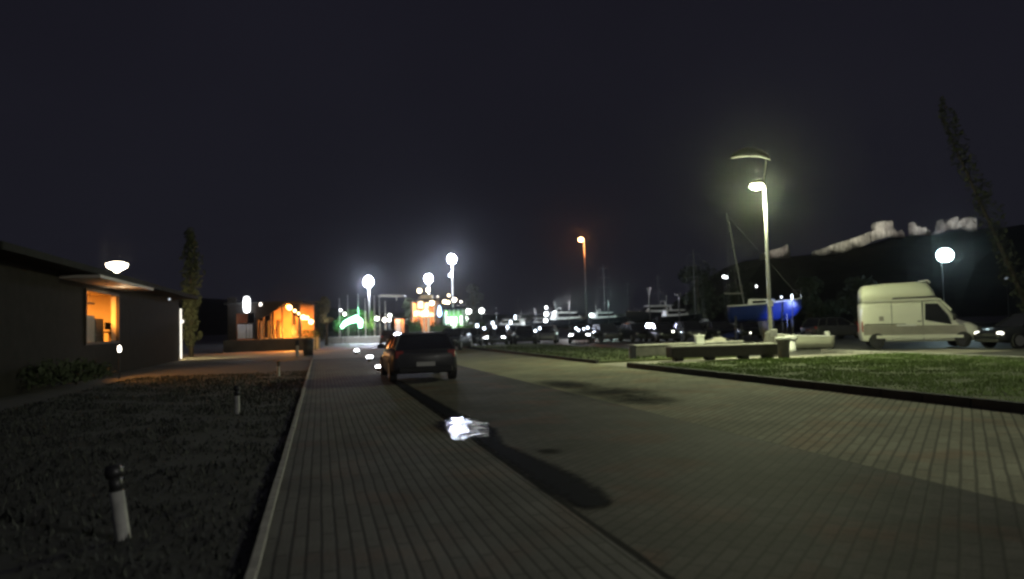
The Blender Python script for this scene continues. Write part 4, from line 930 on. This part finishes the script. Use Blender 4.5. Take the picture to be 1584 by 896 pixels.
# lamps which light the yachts on the quay
for px, py, D_, pw, col in ((880, 472, 95, 900, WH), (941, 470, 90, 700, (.7, 1, .92)), (828, 482, 104, 500, WH), (768, 488, 96, 260, (.8, .9, 1)), (724, 492, 94, 160, WH), (1004, 452, 70, 130, WH), (1050, 462, 66, 40, WH)):
    p = at(px, py, D_); t = thing('quay_lamp', 'slim quay lamp post lighting the boat at %s' % {880: 'the three stacked lights', 941: 'the green tinted mooring', 828: 'the left of the triple lights', 768: 'the second quay car', 724: 'the round globe pair', 1004: 'the laid up grey yacht', 1050: 'the dark trees'}[px], 'lamp', (p.x, p.y, 0), 0, 'slim quay lamps')
    MB().tube([(0, 0, 0), (0, 0, p.z + .3)], .05, 6).build('pole', dark_metal, t); MB().box((0, .1, p.z + .34), (.4, .4, .08), bev=.02).build('lamp_head', dark_metal, t)
    light('POINT', 'quay_light', (0, 0, p.z), pw * 1.3, col, .15, t)
def make_sailboat(label, loc, rz, Hm, hullm, sc_=1.0, lean=0, z0=0, group='sailing boats', mx=.6):
    spar = mat('spar_grey', (.16, .16, .17), .6, 0, .1, 3)
    t = thing('sailboat', label, 'boat', loc, rz, group)
    hm, dk, rs = hull_mb(8.6, 2.7, 1.2, .3, 0, sternw=.6); o1 = hm.build('hull', hullm, t, True); dk.build('deck', wgel, t)
    MB().prism([(-.9, .1), (1.1, .1), (.8, -1.0), (-.6, -1.0)], 'y', -.1, .1).build('keel', dark_metal, t)
    MB().tube([r[0] for r in rs], .05, 6).tube([r[-1] for r in rs], .05, 6).build('gunwale', wgel, t, True)
    cb = MB().rings([[(-1.8, -.85, 1.2), (1.6, -.6, 1.25), (1.6, .6, 1.25), (-1.8, .85, 1.2)], [(-1.7, -.7, 1.65), (1.1, -.5, 1.6), (1.1, .5, 1.6), (-1.7, .7, 1.65)]], True, True).build('cabin', wgel, t)
    for sd in (-1, 1): MB().box((-.4, sd * .79, 1.42), (1.6, .02, .16)).build('window', car_glass, cb)
    mm = MB().tube([(mx, 0, 1.2), (mx - lean * .5, 0, 1.2 + Hm * .5), (mx - lean, 0, 1.2 + Hm)], [.075, .07, .05], 8).build('mast', spar, t, True)
    for f in (.62, .78, .93): MB().tube([(mx - lean * f, -.75, 1.15 + Hm * f), (mx - lean * f, 0, 1.2 + Hm * f), (mx - lean * f, .75, 1.15 + Hm * f)], .03, 5).build('spreader', spar, mm)
    MB().tube([(mx - .05, 0, 2.1), (mx - 2.4, 0, 2.15)], .06, 6).build('boom', spar, t)
    MB().tube([(4.2, 0, 1.6), (mx - lean, 0, 1.1 + Hm)], .014, 4).tube([(-4.2, 0, 1.3), (mx - lean, 0, 1.15 + Hm)], .012, 4).tube([(mx - .2, -1.25, 1.2), (mx - lean * .93, -.75, 1.15 + Hm * .93), (mx - lean, 0, 1.15 + Hm)], .012, 4).tube([(mx - .2, 1.25, 1.2), (mx - lean * .93, .75, 1.15 + Hm * .93)], .012, 4).build('rigging', spar, t)
    MB().tube([(3.3, -.55, 1.5), (3.4, -.5, 2.1), (4.3, 0, 2.25), (3.4, .5, 2.1), (3.3, .55, 1.5)], .025, 5).tube([(4.25, 0, 1.55), (4.3, 0, 2.25)], .025, 5).build('pulpit', chrome, t)
    return t
# blue lit sailing boat on a cradle
blue_hull = mat('blue_gelcoat', (.012, .028, .15), .3, 0, .08, 2)
Db = 46
loc = gnd(1185, Db, 0); zk = hz(1200, 497, Db)
sbt = make_sailboat('sailing boat on a cradle with a blue lit bow and tall leaning mast', Vector((loc.x, loc.y, zk)), math.radians(-32), 6.9, blue_hull, lean=1.7, group=None, mx=-2.4)
sbt.scale = (.5, .5, .84)
t = thing('boat_cradle', 'dark steel cradle carrying the blue bowed sailing boat', 'cradle', loc, math.radians(-32))
for x in (-1.6, 1.4):
    MB().box((x, 0, .1), (.14, 1.7, .14)).build('cross_beam', dark_metal, t)
    for sd in (-1, 1): MB().tube([(x, sd * .8, .1), (x, sd * .55, zk + .4)], .05, 6).build('leg', dark_metal, t)
MB().box((0, 0, zk / 2), (.3, .24, zk)).build('keel_block', bark, t); MB().box((0, .0, .1), (3.3, .14, .12)).build('rail', dark_metal, t)
p = at(1214, 486, Db - 2.6)
light('SPOT', 'bow_light', p + Vector((1.6, -4.2, .3)), 4200, (.3, .4, 1), .1, None, at(1214, 486, Db - 1), 20)
t = thing('bow_lamp', 'white work lamp on a slim pole by the blue boat bow', 'lamp', gnd(1228, Db - 2)); zz = hz(1228, 461, Db - 2)
MB().tube([(0, 0, 0), (0, 0, zz)], .03).build('pole', dark_metal, t); MB().ball((0, -.03, zz + .05), .085, 10, (.6, .6, 2.2)).build('bulb', em('bow_glow', (.75, .85, 1), 5), t, True)
t = thing('stern_lamp', 'small white lamp on a thin pole just above the blue boat deck', 'lamp', gnd(1212, Db - 1)); zz = hz(1212, 461, Db - 1)
MB().tube([(0, 0, 0), (0, 0, zz)], .02).build('pole', dark_metal, t); MB().ball((0, 0, zz + .05), .06, 10).build('bulb', MAT['bow_glow'], t, True)
# moored sailing boats (masts against the sky)
ms0 = None
for px, D_, rz, sc_, lb in ((935, 108, 70, 1.0, 'moored sailing boat behind the green tinted yacht'), (1075, 84, 60, .95, 'sailing boat in front of the dark trees, dim mast'), (1022, 120, 95, .9, 'sailing boat beyond the laid up grey yacht'), (728, 140, 80, .8, 'sailing boat far off right of the tallest floodlight mast'), (975, 130, 100, .85, 'sailing boat far off between the orange lamp and dark trees'), (802, 150, 75, .7, 'small sailing boat far off left of the three stacked lights')):
    loc = gnd(px, D_, .15)
    if ms0 is None: ms0 = make_sailboat(lb, loc, math.radians(rz), 8.6, navy)
    else: c = copy_tree(ms0); place(c, loc, math.radians(rz), lb, sc_)

# ================================================================== TREES
tree('rounded dark tree left of the twin white lights', gnd(1082, 95), 8.2, 3.4, 2.2, 3200, leaf_dark)
tree('dark tree right behind the twin white lights', gnd(1140, 115), 9.0, 3.6, 2.4, 3200, leaf_dark)
tree('low dark tree right of the leaning mast', gnd(1255, 80), 5.5, 3.0, 1.4, 2400, leaf_dark)
tree('dark tree behind the camper van tail', gnd(1330, 70), 5.0, 2.6, 1.3, 2200, leaf_dark)
tree('tree behind the tallest floodlight mast, faintly lit', gnd(733, 118), 7.6, 2.6, 2.6, 1800, mat('leaf_grey', (.06, .065, .05), .8, 0, .3, 3))
tree('tree above the restaurant roof, left of the middle floodlight', gnd(634, 108), 5.6, 1.7, 2.2, 1400, leaf_dark)
def poplar(label, loc, h, rad, lean=(0, 0), n=1900, group=None, name='cypress_tree'):
    t = thing(name, label, 'tree', loc, 0, group)
    MB().tube([(lean[0] * f, lean[1] * f, h * .95 * f - .05 * (f == 0)) for f in (0, .3, .6, 1)], [.16, .12, .08, .02], 8).build('trunk', bark, t, True)
    f = MB(); k = 18
    for i in range(k):
        q_ = (i + .5) / k; z = h * (.1 + .9 * q_); r_ = rad * (math.sin(math.pi * min(1, .12 + q_ * .86)) ** .7 + .1) * U(.6, 1.35)
        f.leaves((lean[0] * z / h + U(-.1, .1), lean[1] * z / h + U(-.1, .1), z), (r_, r_, h / k * 1.1), n // k, .12)
    f.build('crown', mat('leaf_olive', (.09, .1, .055), .8, 0, .4, 2), t); return t
poplar('tall leaning cypress at the right, behind the van front', gnd(1612, 42), 13.2, .62, (-4.9, 0))
poplar('tall dark cypress rising behind the office building roof', gnd(296, 52), 8.6, .7)
poplar('slim cypress left of the pale lit tree', gnd(492, 82), 4.6, .8)

# ================================================================== CASTLE ON THE HILL
stone = mat('castle_stone', (.36, .35, .31), .9, 0, .6, .22, .6)
def ruin(label, top, bot, D, th=5, name='castle_wall', jag=.8, seed=1, group='castle ruins on the hill'):
    random.seed(seed)
    c = at(top[len(top) // 2][0], bot[len(bot) // 2][1], D); t = thing(name, label, 'castle ruin', (c.x, D, 0), 0, group)
    def samp(pl, px):
        for (a, ya), (b_, yb_) in zip(pl, pl[1:]):
            if a <= px <= b_: return ya + (yb_ - ya) * (px - a) / max(.01, b_ - a)
        return pl[-1][1]
    mb = MB(); n_ = max(8, int((top[-1][0] - top[0][0]) * 1.2)); rs = []
    for i in range(n_ + 1):
        px = top[0][0] + (top[-1][0] - top[0][0]) * i / n_; yt = samp(top, px) + U(-jag, jag); yb_ = samp(bot, px) + 3.0
        wk = (wk if i else 0) * .8 + U(-1.3, 1.3); off = wk
        a = at(px, yt, D); b_ = at(px, yb_, D)
        rs.append([(b_.x - c.x, off - th / 2 - .6, b_.z), (a.x - c.x, off - th / 2 + .3, (a.z + b_.z) / 2 + U(-.6, .6)), (a.x - c.x, off - th / 2 + U(-.3, .6), a.z), (a.x - c.x, off + th / 2, a.z - U(0, .8)), (b_.x - c.x, off + th / 2, b_.z)])
    mb.rings(rs, True, True).build('masonry', stone, t); return t
ruin('small lit castle ruin at the far left of the hill, behind the street lamp pole', [(1178, 393), (1186, 389), (1199, 386), (1210, 383), (1215, 379), (1218, 382), (1222, 392)], [(1178, 399), (1200, 397), (1222, 397)], 468, seed=2)
ruin('long lit castle wall climbing the ridge', [(1258, 389), (1270, 386), (1285, 379), (1300, 375), (1320, 369), (1340, 361), (1352, 357), (1352.5, 345), (1365, 343.5), (1377, 343), (1380, 350), (1386, 361), (1392, 357), (1396, 366)], [(1258, 392), (1278, 393), (1296, 391), (1330, 379), (1350, 370), (1375, 363), (1396, 366)], 470, seed=3)
ruin('broken lit castle wall in the middle of the ridge', [(1408, 345), (1413, 346), (1416, 351), (1425, 354), (1436, 357)], [(1408, 361), (1436, 362)], 466, seed=4)
ruin('lit castle tower stump right of the broken wall', [(1440, 360), (1449, 357), (1451, 342), (1457, 340), (1458, 350), (1466, 342), (1474, 337), (1480, 340)], [(1440, 362), (1452, 358), (1466, 352), (1480, 352)], 470, seed=5)
ruin('rightmost lit castle building with an arched gap', [(1480, 344), (1488, 338), (1496, 337), (1505, 338), (1506, 352)], [(1480, 350), (1490, 346), (1497, 352), (1506, 356)], 466, seed=6)
random.seed(99)
for px, py, pw, col in ((1200, 408, 9000, (1, .9, .8)), (1268, 404, 9000, (1, .96, .8)), (1300, 398, 13000, (1, .96, .78)), (1335, 390, 15000, (1, .95, .8)), (1366, 378, 16000, (1, .95, .85)), (1392, 374, 5000, (1, .88, .84)), (1420, 372, 12000, (.95, .93, .93)), (1456, 370, 9000, (.95, .93, .95)), (1492, 366, 12000, (.95, .93, .93))):
    p = at(px, py, 442); tt = thing('castle_floodlight', 'floodlight in the scrub under the ruins', 'floodlight', p, 0, 'floodlights hidden in the scrub below the castle')
    MB().box((0, 0, .15), (.5, .3, .36), bev=.04).build('housing', dark_metal, tt); MB().box((0, .0, -.6), (.1, .1, 1.3)).build('post', dark_metal, tt)
    light('SPOT', 'castle_light', p + Vector((0, .6, 2.6)), pw * 2.0, col, .4, None, at(px, py - 37, 468), 46)

# ================================================================== HAZE (harbour air)
HAZE = 0.0002
hb = MB().box((0, 350, 55), (1500, 900, 113))
hzm = bpy.data.materials.new('haze'); hzm.use_nodes = True; n = hzm.node_tree
for nd in list(n.nodes):
    if nd.type == 'BSDF_PRINCIPLED': n.nodes.remove(nd)
pv = n.nodes.new('ShaderNodeVolumePrincipled'); pv.inputs['Density'].default_value = HAZE; pv.inputs['Color'].default_value = (.9, .92, .95, 1); pv.inputs['Anisotropy'].default_value = .965
n.links.new(pv.outputs[0], n.nodes['Material Output'].inputs['Volume'])
USE_HAZE = True
if USE_HAZE:
    hob = struct('haze', hb, hzm, kind='stuff'); hob.display_type = 'WIRE'
